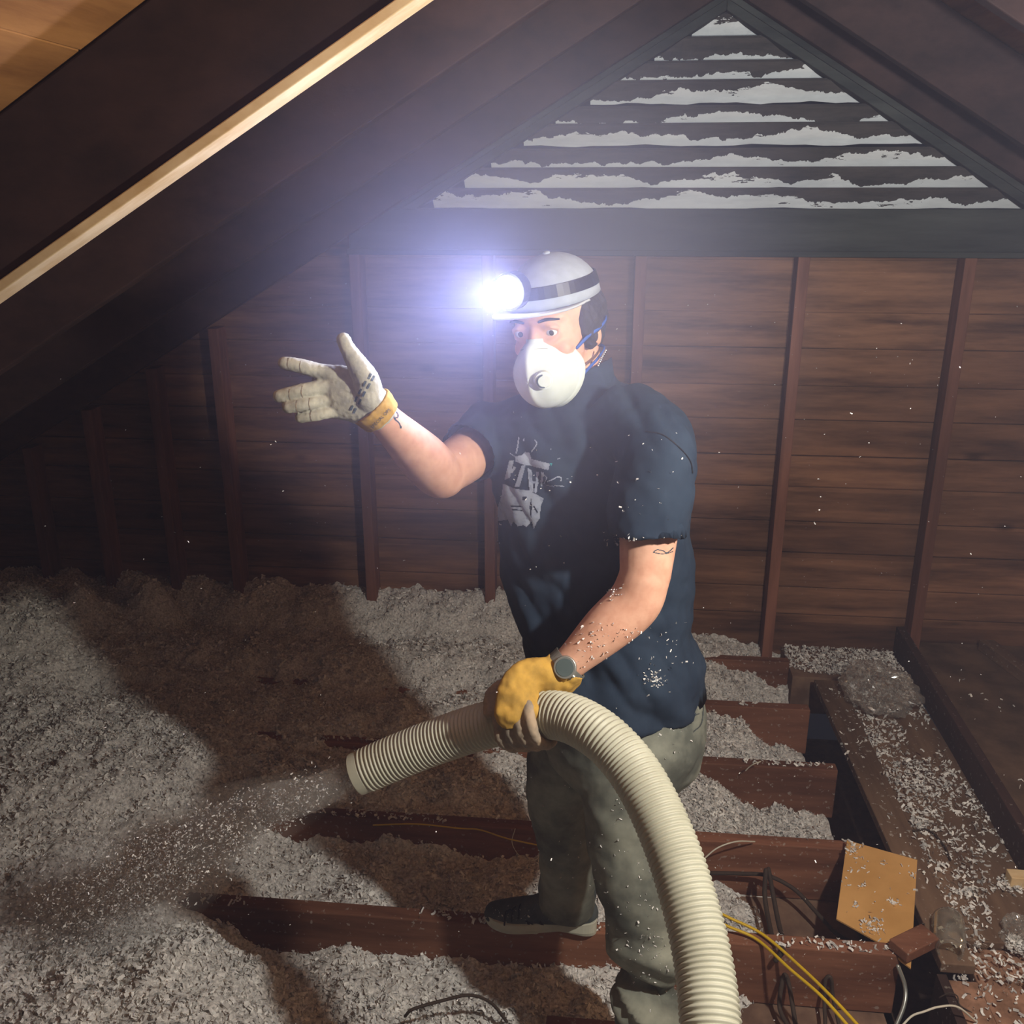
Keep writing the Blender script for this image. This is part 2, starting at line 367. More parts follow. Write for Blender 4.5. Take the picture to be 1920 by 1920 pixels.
# roof boards
def roof(sign):
    out = []; zf, xe = (ZL, XEL-.35) if sign < 0 else (ZR, XER+.3); x = AX; k = 0
    while (x > xe) if sign < 0 else (x < xe):
        x1 = x+sign*.17; g = sign*.0035; t = .002*math.sin(k*1.7)
        a = (x, x1-g); zz = [zf(v)+RD+t for v in a]
        out.append(hexa([(a[0], .2, zz[0]), (a[1], .2, zz[1]), (a[1], 3.95, zz[1]), (a[0], 3.95, zz[0]), (a[0], .2, zz[0]+.02), (a[1], .2, zz[1]+.02), (a[1], 3.95, zz[1]+.02), (a[0], 3.95, zz[0]+.02)]))
        x = x1; k += 1
    return out
tag(build('ceiling_left', roof(-1), 'sheath'), kind='structure'); tag(build('ceiling_right', roof(1), 'sheath'), kind='structure')
# back of the room ceiling below, seen between the joists
tag(build('floor', [box(XEL-.3, .8, .3, 3.86, -.215, -.195), box(.8, 4.8, .3, 3.86, -.5, -.48), box(.78, .80, .3, 3.86, -.5, -.195), box(.80, .985, 3.58, 3.86, -.19, -.022)], 'gyp'), kind='structure')
# ------------------------------------------------------------------ rafters
def rafter(side, Y, label):
    zf, xe = (ZL, XEL) if side < 0 else (ZR, XER)
    p = [(AX+side*.02, Y, zf(AX+side*.02)), (xe, Y, zf(xe)), (xe, Y, zf(xe)+RD-.004), (AX+side*.02, Y, zf(AX+side*.02)+RD-.004)]
    return tag(build('rafter', [slab(p, (0, .045, 0))], 'rafter', bevel=.004), label, 'rafter', 'roof rafters')
rafter(-1, 1.5, 'dark rafter nearest the camera on the left slope, with the pale strip along its bottom')
rafter(-1, 2.12, 'dark rafter on the left slope, second one behind the pale strip')
rafter(-1, 2.8, 'dark rafter on the left slope, just in front of the gable end rafter')
rafter(-1, 3.70, 'gable end rafter on the left slope, running down against the board wall')
rafter(1, 3.70, 'gable end rafter on the right slope beside the louvred vent')
rafter(1, 3.3, 'brown rafter on the right slope just in front of the gable')
rafter(1, 2.47, 'dark rafter on the right slope crossing the top right corner of the photo')
p = [(AX-.03, 1.49, ZL(AX-.03)-.001), (XEL, 1.49, ZL(XEL)-.001), (XEL, 1.49, ZL(XEL)-.02), (AX-.03, 1.49, ZL(AX-.03)-.02)]
tag(build('pine_strip', [slab(p, (0, .06, 0))], 'lath', bevel=.002), 'long pale new pine strip nailed under the nearest left rafter', 'wood strip')
ridge = tag(build('ridge_board', [box(AX-.018, AX+.018, .4, 3.69, ZL(AX)-.02, ZL(AX)+RD-.02)], 'rafter'), 'dark ridge board between the two slopes at the roof peak', 'ridge board')
# ------------------------------------------------------------------ studs
SX = [(-2.52, 'faint wall stud farthest to the left under the low roof'), (-2.22, 'short dark stud on the gable wall, second from the left eave'),
      (-1.91, 'short dark stud on the gable wall behind the far insulation heap'), (-1.62, 'dark stud left of the raised glove'),
      (-1.01, 'stud on the gable wall directly behind the raised glove'), (-.48, 'stud showing below the raised elbow'),
      (.115, 'stud just right of the man\'s head and shoulder'), (.725, 'stud with dark left edge right of the man, second from his shoulder'),
      (1.33, 'rightmost stud, standing behind the end of the dark upright board')]
for x, lab in SX:
    top = min(1.648, ZL(x-.022)+.0)
    s = tag(build('wall_stud', [box(x-.022, x+.022, 3.77, 3.858, -.19 if x < 1 else .0, top)], 'stud', bevel=.003), lab, 'stud', 'wall studs')
tag(build('tie_beam', [box(-1.02, 1.86, 3.745, 3.80, 1.652, 1.812), box(-1.03, 1.87, 3.735, 3.80, 1.64, 1.662)], 'beam', bevel=.003), 'grey weathered horizontal beam under the louvred vent', 'beam')
# ------------------------------------------------------------------ louvred vent in the gable
vent = thing('louvre_vent', (.43, 3.80, 1.812), 'triangular louvred gable vent with flaking white paint', 'vent')
rowsv = [(70, 1315, 1462), (114, 1245, 1515), (158, 1180, 1580), (193, 1125, 1640), (240, 1060, 1705), (272, 1000, 1765), (318, 940, 1825), (353, 890, 1885), (391, 832, 1945)]
for py, xa, xb in rowsv:
    a = Wy(xa-18, py, 3.86); b = Wy(xb+22, py, 3.86); zz = (a[2]+b[2])/2; x0, x1 = a[0], b[0]; n = 24
    V = []; Fc = []
    for k in range(n+1):
        x = x0+(x1-x0)*k/n; wv = .003*math.sin(k*.9+py)+.002*math.sin(k*2.1+py*3)
        V += [(x, 3.865, zz+wv), (x, 3.795, zz+.066), (x, 3.803, zz+.075), (x, 3.875, zz+.010+wv)]
    for k in range(n):
        for j in range(4): Fc.append((k*4+j, k*4+(j+1) % 4, (k+1)*4+(j+1) % 4, (k+1)*4+j))
    Fc += [(0, 3, 2, 1), (n*4, n*4+1, n*4+2, n*4+3)]
    build('slat', [(V, Fc)], 'louvre', vent, org=((x0+x1)/2, 3.865, zz))
def trimband(pts, wdn, y0, y1):
    (xa, za), (xb, zb) = pts; return slab([(xa, y0, za), (xb, y0, zb), (xb, y0, zb+wdn), (xa, y0, za+wdn)], (0, y1-y0, 0))
def vline(pxs):
    a = Wy(*pxs[0], 3.8); b = Wy(*pxs[1], 3.8); return [(a[0], a[2]), (b[0], b[2])]
for e, nm in (((-1, 0)), 'frame'), ((1, 0), 'frame'):
    s = e[0]; zf = ZL if s < 0 else ZR
    xs = (-1.0, AX) if s < 0 else (AX, 1.78)
    build('frame', [slab([(xs[0], 3.765, zf(xs[0])-.055), (xs[1], 3.765, zf(xs[1])-.055), (xs[1], 3.765, zf(xs[1])+.05), (xs[0], 3.765, zf(xs[0])+.05)], (0, .07, 0))], 'beam', vent, bevel=.003)
    build('stop_strip', [slab([(xs[0], 3.755, zf(xs[0])-.02), (xs[1], 3.755, zf(xs[1])-.02), (xs[1], 3.755, zf(xs[1])+.02), (xs[0], 3.755, zf(xs[0])+.02)], (0, .012, 0))], 'beam', vent, bevel=.002)
# ------------------------------------------------------------------ joists
JY = [(3.66, 'farthest floor joist, nearly buried at the foot of the gable wall', .80), (3.27, 'second floor joist from the gable wall, its bare end at the black gap', .81),
      (2.87, 'third floor joist from the gable wall, bare end right of the man\'s hip', .825), (2.45, 'floor joist running behind the man\'s shoe and under the tan hardboard', .79),
      (2.035, 'floor joist the man\'s grey shoe stands on', .80), (1.62, 'floor joist under the man\'s near foot at the bottom edge', -.02), (1.21, 'nearest floor joist, buried in the front insulation', -.3)]
for Y, lab, xe in JY:
    tag(build('floor_joist', [box(XEL, xe, Y, Y+.045, -.192, 0)], 'joist', bevel=.004), lab, 'joist', 'floor joists')
# stub of old framing beside the near leg, boards and panels of the right side
tag(build('walkway_board', [box(.985, 1.262, 2.13, 3.84, -.045, -.02)], 'board', bevel=.002), 'brown walkway board littered with fluff right of the black gap', 'board')
tag(build('narrow_board', [hexa([(.895, 2.02, -.03), (.98, 2.02, -.03), (.98, 3.52, -.03), (.872, 3.52, -.03), (.895, 2.02, 0), (.98, 2.02, 0), (.98, 3.52, 0), (.872, 3.52, 0)])], 'board', bevel=.003), 'long narrow brown board running to the gable beside the black gap', 'board')
a = Gz(1670, 1212, -.02); b = Gz(1895, 1606, -.02)
dirb = unit(b-a); b = b+dirb*.12; nb = np.array([-dirb[1], dirb[0], 0])*.035
tag(build('upright_board', [hexa([a, b, b+nb, a+nb, a+(0, 0, .115), b+(0, 0, .115), b+nb+(0, 0, .115), a+nb+(0, 0, .115)])], 'darkboard', bevel=.003), 'dark board standing on edge along the right walkway', 'board')
tag(build('panel_floor', [box(1.30, 4.4, 1.95, 3.85, .0, .03)], 'ply'), 'wide dusty brown floor panel right of the upright board', 'floor panel')
tag(build('plaster_slab', [box(.985, 2.4, .9, 2.128, -.075, -.040), box(.91, .985, .9, 2.01, -.075, -.040)], 'plaster', bevel=.004), 'reddish crumbly plaster surface in the bottom right corner', 'plaster')
tag(build('gap_side_board', [box(.885, .909, .9, 2.015, -.19, -.03)], 'darkboard'), 'dark board edge lining the black hole at bottom right', 'board')
#@@OBJECTS
# ================================================================== INSULATION
def fill(x, y):
    P = np.stack([x, y, np.zeros_like(x)], 1)
    bay = np.interp(y, [1.2, 1.64, 1.67, 2.02, 2.09, 2.43, 2.50, 2.85, 2.92, 3.25, 3.32, 3.64, 3.70, 3.86],
                       [-.10, -.10, -.13, -.13, -.10, -.115, -.035, -.045, -.04, -.03, -.03, -.01, .03, .06])
    edge = .62+.10*noise(P*3.1, 3)+.05*noise(P*9, 5)
    right = bay-.15*sst(edge-.22, edge+.10, x)*(y < 3.62)
    right = np.where((y < 2.45) & (y > 1.6), right-.05*sst(.1, .3, x), right)
    back = sst(.35, -.25, x)*sst(2.45, 2.75, y)*(.05+.05*sst(3.1, 3.8, y)+.03*np.sin((y-2.5)*2*math.pi/.41))
    L = sst(-.84, -1.35, x+.10*noise(P*2.7, 9)-.35*sst(1.98, 1.85, y))
    g = lambda cx, cy, r, a, ry=None: a*np.exp(-((x-cx)/r)**2-((y-cy)/(ry or r))**2)
    left = .02+g(-1.65, 2.55, .5, .08)+g(-1.0, 1.62, .42, .10, .22)+g(-2.35, 3.25, .40, .14)+g(-1.93, 3.62, .10, .20)+g(-2.15, 3.45, .09, .14)+g(-2.9, 2.6, .6, .12)+.035*noise(P*2.4, 21)-g(-1.6, 3.05, .45, .10, .12)-g(-1.25, 2.25, .5, .05, .10)+g(-2.8, 3.6, .5, .2)+g(-1.5, 1.22, 1.1, .09, .16)+g(-1.75, 1.64, .6, .12, .2)
    h = right+back
    h = h*(1-L)+np.maximum(left, h)*L
    fluffy = .020*fbm(P*11, 3, 11)+.016*np.abs(fbm(P*38, 2, 31))-.006
    h = h+.022*noise(P*6, 17)+fluffy*1.0
    glim = sst(.05, .0, np.abs(y-2.07))*sst(-1.7, -1.5, x)*0
    return h
nx, ny = 470, 290
gx = np.linspace(XEL, .80, nx); gy = np.linspace(.95, 3.858, ny); X, Y = np.meshgrid(gx, gy, indexing='ij')
xf, yf = X.ravel(), Y.ravel(); zf_ = fill(xf, yf)
zf_ = np.where((yf > 3.62) & (xf > .3), zf_-.02-.10*sst(.45, .8, xf), zf_)
me = bpy.data.meshes.new('blown_insulation')
V = np.stack([xf, yf, np.minimum(zf_, 2.5+.59*xf)], 1)
idx = np.arange(nx*ny).reshape(nx, ny); Fq = np.stack([idx[:-1, :-1], idx[1:, :-1], idx[1:, 1:], idx[:-1, 1:]], -1).reshape(-1, 4)
# loose slips lying all over the surface, denser near the camera
def surf(n, xa, xb, ya, yb, up=.006):
    x = rng.uniform(xa, xb, n); y = ya+(yb-ya)*rng.uniform(0, 1, n)**1.15; z = fill(x, y); z = np.where((y > 3.62) & (x > .3), z-.02-.10*sst(.45, .8, x), z)
    return np.stack([x, y, z+rng.uniform(-.002, up, n)], 1)
fl = np.vstack([surf(36000, -3.0, .78, 2.6, 3.85), surf(46000, -2.6, .78, 1.5, 2.8), surf(12000, -1.9, 0, 1.2, 1.9), surf(9000, .15, .72, 2.5, 3.7)])
fv, ff = flakes(fl, .0145)
ff = np.array(ff)
def rawmesh(name, V, F, mats, mi=None, smooth=True):
    me = bpy.data.meshes.new(name); n = len(F)
    me.vertices.add(len(V)); me.vertices.foreach_set('co', np.asarray(V, float).ravel())
    me.loops.add(n*4); me.loops.foreach_set('vertex_index', np.asarray(F).ravel().astype(np.int32))
    me.polygons.add(n); me.polygons.foreach_set('loop_start', np.arange(0, n*4, 4, dtype=np.int32)); me.polygons.foreach_set('loop_total', np.full(n, 4, dtype=np.int32))
    for m_ in mats: me.materials.append(M[m_])
    if mi is not None: me.polygons.foreach_set('material_index', np.asarray(mi, dtype=np.int32))
    me.polygons.foreach_set('use_smooth', np.full(n, smooth)); me.update(calc_edges=True); me.validate(); return me
bpy.data.meshes.remove(me)
me = rawmesh('blown_insulation', np.vstack([V, fv]), np.vstack([Fq, ff+len(V)]), ['insul', 'flake'], np.r_[np.zeros(len(Fq)), np.ones(len(ff))])
o = bpy.data.objects.new('blown_insulation', me); C.objects.link(o)
tag(o, 'fluffy pale grey blown insulation filling and burying the joists', 'insulation', kind='stuff')
# scattered slips on the right boards, joist tops and panel
def scat(n, xa, xb, ya, yb, z, clump=0):
    n = int(n); x = rng.uniform(xa, xb, n); y = rng.uniform(ya, yb, n); P = np.stack([x, y, np.zeros(n)], 1)
    k = (noise(P*5, 41)+.6*noise(P*14, 43)) > clump; return np.stack([x, y, np.full(n, z)+rng.uniform(0, .007, n)], 1)[k]
cl = []
for cx, cy, r, n in ((1.06, 2.32, .022, 60), (1.13, 2.12, .035, 160), (1.19, 2.36, .03, 120), (1.11, 1.995, .02, 70), (1.0, 3.1, .03, 60), (1.02, 2.62, .03, 80), (.95, 3.40, .035, 110), (.93, 3.25, .03, 90), (.93, 2.98, .025, 70), (1.19, 3.62, .06, 160), (1.02, 3.66, .05, 120), (1.12, 2.92, .07, 160), (1.05, 2.8, .07, 140), (1.21, 2.2, .02, 50)):
    g = rng.normal(size=(n, 3))*r*.6; g[:, 2] = np.abs(g[:, 2])*.45+.002; cl.append(g+np.array([cx, cy, -.02]))
sc_ = np.vstack([scat(2600, .985, 1.255, 1.99, 3.8, -.019, -.05), scat(260, .87, .98, 2.05, 3.7, .001, .45), scat(500, 1.31, 2.1, 1.97, 3.8, .031, .2)]+cl)
for Yj, _, xe in JY[1:6]: sc_ = np.vstack([sc_, scat(420, -1.2, xe-.01, Yj+.002, Yj+.043, .002, .15)])
sc_ = np.vstack([sc_, scat(1500, .80, 1.26, 3.60, 3.85, -.015, -.4), scat(700, .99, 1.25, 2.2, 3.6, -.018, -.2)])
sc_ = np.vstack([sc_, scat(500, .93, 1.35, 1.75, 2.12, -.038, .2), scat(500, .1, .79, 2.1, 2.44, -.19, .0)])
v, f_ = flakes(sc_, .013)
o = bpy.data.objects.new('loose_fluff', rawmesh('loose_fluff', v, f_, ['flake'])); C.objects.link(o)
tag(o, 'loose white tufts of insulation strewn over the bare boards and joists', 'insulation', kind='stuff')

# ================================================================== SMALL THINGS ON THE RIGHT
def inpl(A, B, D, x, y):
    n = np.cross(np.array(B)-A, np.array(D)-A); r = ray(x, y); return CAM+r*(np.dot(A-CAM, n)/np.dot(r, n))
A_ = Gz(1588, 1575, .035); B_ = Gz(1720, 1612, .03); D_ = Gz(1568, 1722, .005)
pl = [(1588, 1575), (1720, 1612), (1708, 1815), (1690, 1802), (1668, 1778), (1568, 1722)]
P_ = [inpl(A_, B_, D_, *q) for q in pl]; nrm = unit(np.cross(P_[1]-P_[0], P_[-1]-P_[0])); nrm = nrm if nrm[2] < 0 else -nrm
hb = build('hardboard_offcut', [slab(P_, nrm*.006)], 'cover', bevel=.001); tag(hb, 'tan hardboard offcut with pointed corners propped over the black gap', 'board')
T = bvh(hb); pts = []
for cx, cy, r, n in ((1597, 1592, 9, 60), (1634, 1738, 11, 70), (1617, 1663, 4, 14), (1672, 1690, 5, 20), (1657, 1620, 4, 8), (1609, 1697, 4, 9), (1640, 1660, 45, 20), (1706, 1640, 6, 8), (1601, 1630, 8, 8)):
    for _ in range(n):
        p = hit(T, cx+rng.normal()*r, cy+rng.normal()*r, .003)
        if p is not None: pts.append(p)
v, f_ = flakes(np.array(pts), .009); o = build('fluff_on_board', [(v, f_)], 'flake'); tag(o, 'small tufts of fluff lying on the tan hardboard', 'insulation', kind='stuff')
a = Gz(1682, 1792, .004); b = Gz(1742, 1762, .004); d = unit(b-a); nn = np.array([-d[1], d[0], 0])*.03
tag(build('wood_block', [hexa([a-nn, b-nn, b+nn, a+nn, a-nn+(0, 0, .03), b-nn+(0, 0, .03), b+nn+(0, 0, .03), a+nn+(0, 0, .03)])], 'joist', bevel=.003), 'short reddish board piece bridging the gap at the joist end', 'wood block')
a = Gz(1888, 1640, .02); tag(build('pine_block', [box(a[0]+.01, a[0]+.20, a[1]-.01, a[1]+.03, -.018, .018)], 'lath', bevel=.002), 'pale yellow new wood block at the right edge', 'wood block')
tag(build('cleat', [box(-.10, .078, 1.70, 1.84, -.19, -.085)], 'joist', bevel=.004), 'short reddish block beside the near trouser leg at the bottom', 'wood block')
a = Gz(1900, 1210, .03); tag(build('loose_batten', [hexa([(1.60, 3.80, .03), (1.66, 3.80, .03), (1.80, 3.2, .03), (1.74, 3.2, .03), (1.60, 3.80, .08), (1.66, 3.80, .08), (1.80, 3.2, .08), (1.74, 3.2, .08)])], 'board', bevel=.004), 'brown batten lying on the panel at the far right', 'wood strip')
# mason jar lying on its side, mouth towards the camera
ja = Gz(1772, 1700, .0); jb = Gz(1777, 1792, .0); jd = unit(np.array([jb[0]-ja[0], jb[1]-ja[1], 0])); jr = .040
prof = [(-.066, .0), (-.066, .030), (-.060, .038), (-.045, .041), (.030, .041), (.042, .037), (.050, .031), (.054, .031), (.056, .034), (.059, .034), (.061, .031), (.066, .031), (.068, .029), (.064, .027), (.045, .028), (.034, .035), (.025, .038), (-.045, .038), (-.058, .034), (-.060, .0)]
jc = Gz(1779, 1752, .018-.0); V = []; Fc = []; n = 28; up = np.array([0, 0, 1.]); sd = np.cross(jd, up)
for t, r in prof:
    for k in range(n): a = 2*math.pi*k/n; V.append(jc+jd*t+(sd*math.cos(a)+up*math.sin(a))*max(r, .0005))
for i in range(len(prof)-1):
    for k in range(n): Fc.append((i*n+k, i*n+(k+1) % n, (i+1)*n+(k+1) % n, (i+1)*n+k))
tag(build('glass_jar', [(V, Fc)], 'jar', smooth=True), 'dusty clear glass jar lying on its side, mouth to the camera', 'jar')
def crumple(name, c, r, label, cat, s, seed):
    v, f_ = ball(c, r, n=64, mth=40); q = np.array(v)-c
    d = q/np.linalg.norm(q, axis=1)[:, None]
    k = 1+.22*fbm(d*2.2+seed, 2, seed)-.22*np.abs(noise(d*5+seed, seed+1))-.10*np.abs(noise(d*11, seed+2)); v = np.array(c)+q*k[:, None]
    v[:, 2] = np.maximum(v[:, 2], s); return tag(build(name, [(v, f_)], 'film', smooth=False), label, cat)
c = Gz(1650, 1290, .06); crumple('plastic_bag', c, (.135, .155, .095), 'crumpled clear plastic bag lying against the upright board', 'plastic bag', -.015, 3)
c = Gz(1912, 1745, .0); crumple('plastic_cup', c, (.055, .05, .045), 'crushed clear plastic wrapper at the right edge below the pale block', 'plastic wrapper', -.04, 8)
# cables
def cable(name, pts, r, mat, label, cat='cable', sub=8):
    return tag(build(name, [tube([Gz(*p) for p in pts], r, 8, sub)], mat, smooth=True), label, cat)
cable('yellow_cable', [(1335, 1705, .05), (1370, 1722, .03), (1430, 1752, .012), (1500, 1812, .02), (1560, 1870, .03), (1620, 1935, .03)], .004, 'yel', 'upper of two yellow cables crossing the joist beside the hose')
cable('yellow_cable', [(1330, 1720, .05), (1365, 1737, .03), (1420, 1762, .012), (1480, 1816, .02), (1540, 1868, .03), (1600, 1935, .03)], .004, 'yel', 'lower of two yellow cables crossing the joist beside the hose')
cable('old_cable', [(1332, 1637, -.09), (1390, 1638, -.08), (1440, 1642, -.07), (1490, 1668, -.10), (1530, 1710, -.12), (1570, 1752, -.12), (1610, 1772, -.13)], .006, 'old', 'old dark cable curving between the joists towards the tan hardboard')
cable('old_cable', [(1436, 1632, -.02), (1434, 1680, -.08), (1442, 1730, -.10), (1452, 1770, -.06), (1468, 1780, .006), (1455, 1800, -.02)], .007, 'old', 'old dark cable drooping in front of the joist, left of its twin')
cable('old_cable', [(1441, 1630, -.02), (1450, 1680, -.08), (1462, 1740, -.10), (1475, 1775, -.06)], .007, 'old', 'old dark cable drooping in front of the joist, right of its twin')
def cabley(name, pts, r, mat, label): return tag(build(name, [tube([Wy(*p) for p in pts], r, 8, 8)], mat, smooth=True), label, 'cable')
cabley('old_cable', [(1478, 1925, 1.93), (1462, 1890, 1.98), (1466, 1845, 2.01), (1472, 1828, 2.02), (1480, 1850, 2.01), (1494, 1935, 1.93)], .006, 'old', 'looped dark cable end against the front of the joist at the bottom')
cabley('old_cable', [(1548, 1930, 1.93), (1546, 1880, 2.0), (1548, 1838, 2.02), (1558, 1834, 2.02), (1562, 1870, 2.01), (1575, 1930, 1.95)], .005, 'old', 'thin dark cable loop against the joist, right of the yellow cables')
cabley('grey_cable', [(1684, 1812, 2.02), (1697, 1850, 2.0), (1695, 1885, 1.97), (1675, 1935, 1.93)], .0055, 'steel', 'grey cable hanging down the joist end by the black hole')
cable('white_wire', [(1318, 1612, .02), (1345, 1590, .05), (1380, 1578, .06), (1415, 1578, .02)], .0022, 'wht', 'thin white wire springing from behind the hose')
cable('white_wire', [(1398, 1445, .02), (1405, 1438, .04), (1414, 1432, .06), (1426, 1428, .06)], .002, 'wht', 'short bit of white wire on the bare joist right of the man')
cable('white_wire', [(1690, 1925, .0), (1710, 1905, .02), (1732, 1897, .03), (1760, 1888, .03), (1795, 1888, .02), (1830, 1915, -.03)], .0026, 'wht', 'white wire arching over the black hole at the bottom right')
cable('old_wire', [(1762, 1870, -.03), (1780, 1862, -.01), (1795, 1868, -.02), (1800, 1885, -.03), (1830, 1905, -.045), (1832, 1922, -.045)], .0017, 'old', 'thin dark wire squiggle beside the arched white wire')
cable('old_wire', [(1850, 1690, -.045), (1853, 1740, -.045), (1868, 1800, -.045), (1866, 1830, -.045), (1880, 1870, -.045), (1915, 1925, -.045)], .0022, 'old', 'thin dark wire lying on the reddish plaster right of the jar')
cable('old_wire', [(1700, 1560, -.012), (1740, 1556, -.012), (1770, 1585, -.012), (1782, 1612, -.012)], .003, 'old', 'dark wire lying among the fluff on the walkway board')
cable('yellow_wire', [(700, 1547, .03), (780, 1545, .05), (860, 1553, .05), (900, 1556, .05), (950, 1572, .06), (1015, 1586, .05)], .0022, 'yel', 'thin yellow wire lying on the joist left of the dark trouser leg')
cable('white_wire', [(966, 1554, .05), (960, 1580, .01), (975, 1605, .0), (1000, 1613, .0), (1020, 1600, .0)], .0012, 'wht', 'fine pale wire loop beside the dark trouser leg')
cable('white_wire', [(545, 1395, .10), (556, 1412, .09), (572, 1424, .07), (584, 1428, .06)], .0012, 'wht', 'fine pale wire sticking from the shadowed insulation above the nozzle')
cable('old_cable', [(760, 1905, -.02), (775, 1892, .0), (830, 1876, .0), (880, 1866, .0), (920, 1880, -.05), (950, 1915, -.1)], .004, 'old', 'dark cable half buried in fluff at the bottom left of the shoe')

# ================================================================== THE MAN
HERE = (.02, 1.85, 0.)
man = thing('person', HERE, 'man in dark t-shirt, headlamp and white mask, holding the hose, one gloved hand raised', 'person')
# head frame
H0 = Ad(1043, 612, 1.80); hy = unit(-FH*.86-RT*.45+np.array([0, 0, -.16])); hz = np.array([0, 0, 1.])-RT*.13; hz = unit(hz-hy*np.dot(hz, hy)); hx = np.cross(hz, hy)
HA = np.array([hx, hy, hz])
def Hd(x, y, z): return H0+hx*x+hy*y+hz*z
def hball(c, r, **k): return ball(Hd(*c), r, HA, **k)
nk = Wy(1092, 735, 1.86)
shN = Wy(1228, 838, 1.70); elN = Wy(1208, 1112, 1.63); wrN = Wy(1048, 1262, 1.575)
shF = Wy(925, 822, 1.90); elF = Wy(825, 890, 1.70); wrF = Wy(706, 772, 1.52)
hand2 = Ad(1005, 1335, 1.70)
body = [hball((0, -.02, .045), (.076, .096, .088)), hball((0, .03, -.01), (.064, .068, .095)), hball((0, .036, -.075), (.052, .052, .045)),
        hball((0, .055, .035), (.056, .043, .02)), hball((.034, .066, -.022), (.026, .02, .020)), hball((-.034, .066, -.022), (.026, .02, .020)),
        tube([Hd(0, .090, .018), Hd(0, .100, -.006), Hd(0, .106, -.026)], [.009, .011, .014]), hball((0, .085, -.06), (.026, .018, .010)),
        tube([Hd(.019, .088, .021), Hd(.033, .0925, .0235), Hd(.048, .083, .018)], .0045), tube([Hd(-.019, .088, .021), Hd(-.033, .0925, .0235), Hd(-.048, .083, .018)], .0045),
        tube([Hd(.020, .088, .002), Hd(.034, .090, .0005), Hd(.047, .082, .005)], .004), tube([Hd(-.020, .088, .002), Hd(-.034, .090, .0005), Hd(-.047, .082, .005)], .004),
        hball((.074, -.014, -.016), (.010, .018, .030)), hball((-.074, -.014, -.016), (.010, .018, .030)),
        tube([Hd(0, -.03, -.02), Hd(.0, -.035, -.09), nk-(0, 0, .03)], [.062, .062, .070], 20)]
# trunk, arms and legs under the clothes
body += [tube([nk, Wy(1120, 860, 1.84), Wy(1130, 1000, 1.84), Wy(1150, 1200, 1.84), Wy(1165, 1340, 1.85)], [(.06, .06), (.15, .09), (.15, .10), (.14, .11), (.13, .10)], 24, hint=FH),
         tube([Wy(1120, 800, 1.83), shN, (shN+elN)/2, elN+(0, 0, .03)], [.06, .062, .056, .047], 20),
         tube([elN+(0, 0, .035), elN+(wrN-elN)*.12, elN+(wrN-elN)*.45, elN+(wrN-elN)*.8, wrN, wrN+(wrN-elN)*.04], [.047, .050, .046, .034, .029, .024], 20),
         tube([Wy(1040, 800, 1.86), shF, (shF*.4+elF*.6), elF], [.06, .055, .050, .044], 20),
         tube([elF+(shF-elF)*.10, elF, elF+(wrF-elF)*.3, elF+(wrF-elF)*.75, wrF, Wy(694, 762, 1.515)], [.044, .046, .046, .033, .026, .016], 20)]
bodyo = fuse('body', body, 'skin', man, .0045, 5)
for s in (-1, 1):
    e = build('eye', [hball((s*.032, .0815, .012), (.0118, .0115, .0085))], 'eyew', man, smooth=True)
    build('iris', [hball((s*.032+.0035, .0915, .012), (.0050, .0025, .0050))], 'iris', e, smooth=True, org=ORG[e.name])
    build('eyebrow', [tube([Hd(s*.016, .096, .034), Hd(s*.032, .094, .0375), Hd(s*.050, .082, .034)], [.0022, .0030, .0018], 8)], 'hair', man, smooth=True)
fuse('hair', [hball((0, -.045, .012), (.083, .082, .082)), hball((0, -.06, -.03), (.068, .055, .05)), hball((.063, -.012, .005), (.024, .042, .055)), hball((-.063, -.012, .005), (.024, .042, .055))], 'hair', man, .004, 3, lambda p: .003*fbm(p*90, 2, 3))
build('beard', [hball((0, .037, -.084), (.057, .056, .042))], plain('stubble', (.30, .17, .12), .8, scale=260, c2=(.10, .06, .05)), man, smooth=True)
# cap
cv, cf = ball(Hd(0, -.008, .052), (.086, .106, .084), HA, 40, 20)
loc = (cv-H0)@HA.T; keep = loc[:, 2] > .044; rem = -np.ones(len(cv), int); rem[keep] = np.arange(keep.sum())
cf = [tuple(rem[list(f)]) for f in cf if all(keep[list(f)])]
cap = build('cap', [(cv[keep], cf)], 'cap', man, smooth=True)
sl = cap.modifiers.new('cloth', 'SOLIDIFY'); sl.thickness = .003; sl.offset = 1
bv = []; bf = []; nb_ = 16; mb = 6
for i in range(nb_+1):
    a = math.radians(-78+156*i/nb_)
    for j in range(mb+1):
        t = j/mb; x = .0865*math.sin(a)*(1+.02*t); y0 = .1065*math.cos(a)-.006; y = y0+t*(.072*max(math.cos(a), 0)**.7)
        bv.append(Hd(x, y-.002, .052+.016*t-.012*(x/.083)**2*t-.004*t*t))
for i in range(nb_):
    for j in range(mb): q = i*(mb+1)+j; bf.append((q, q+1, q+mb+2, q+mb+1))
br = build('brim', [(bv, bf)], 'capbrim', cap, smooth=True, org=ORG[cap.name]); sl = br.modifiers.new('thick', 'SOLIDIFY'); sl.thickness = .004
build('cap_button', [hball((0, -.008, .137), (.007, .007, .004))], 'cap', cap, smooth=True, org=ORG[cap.name])
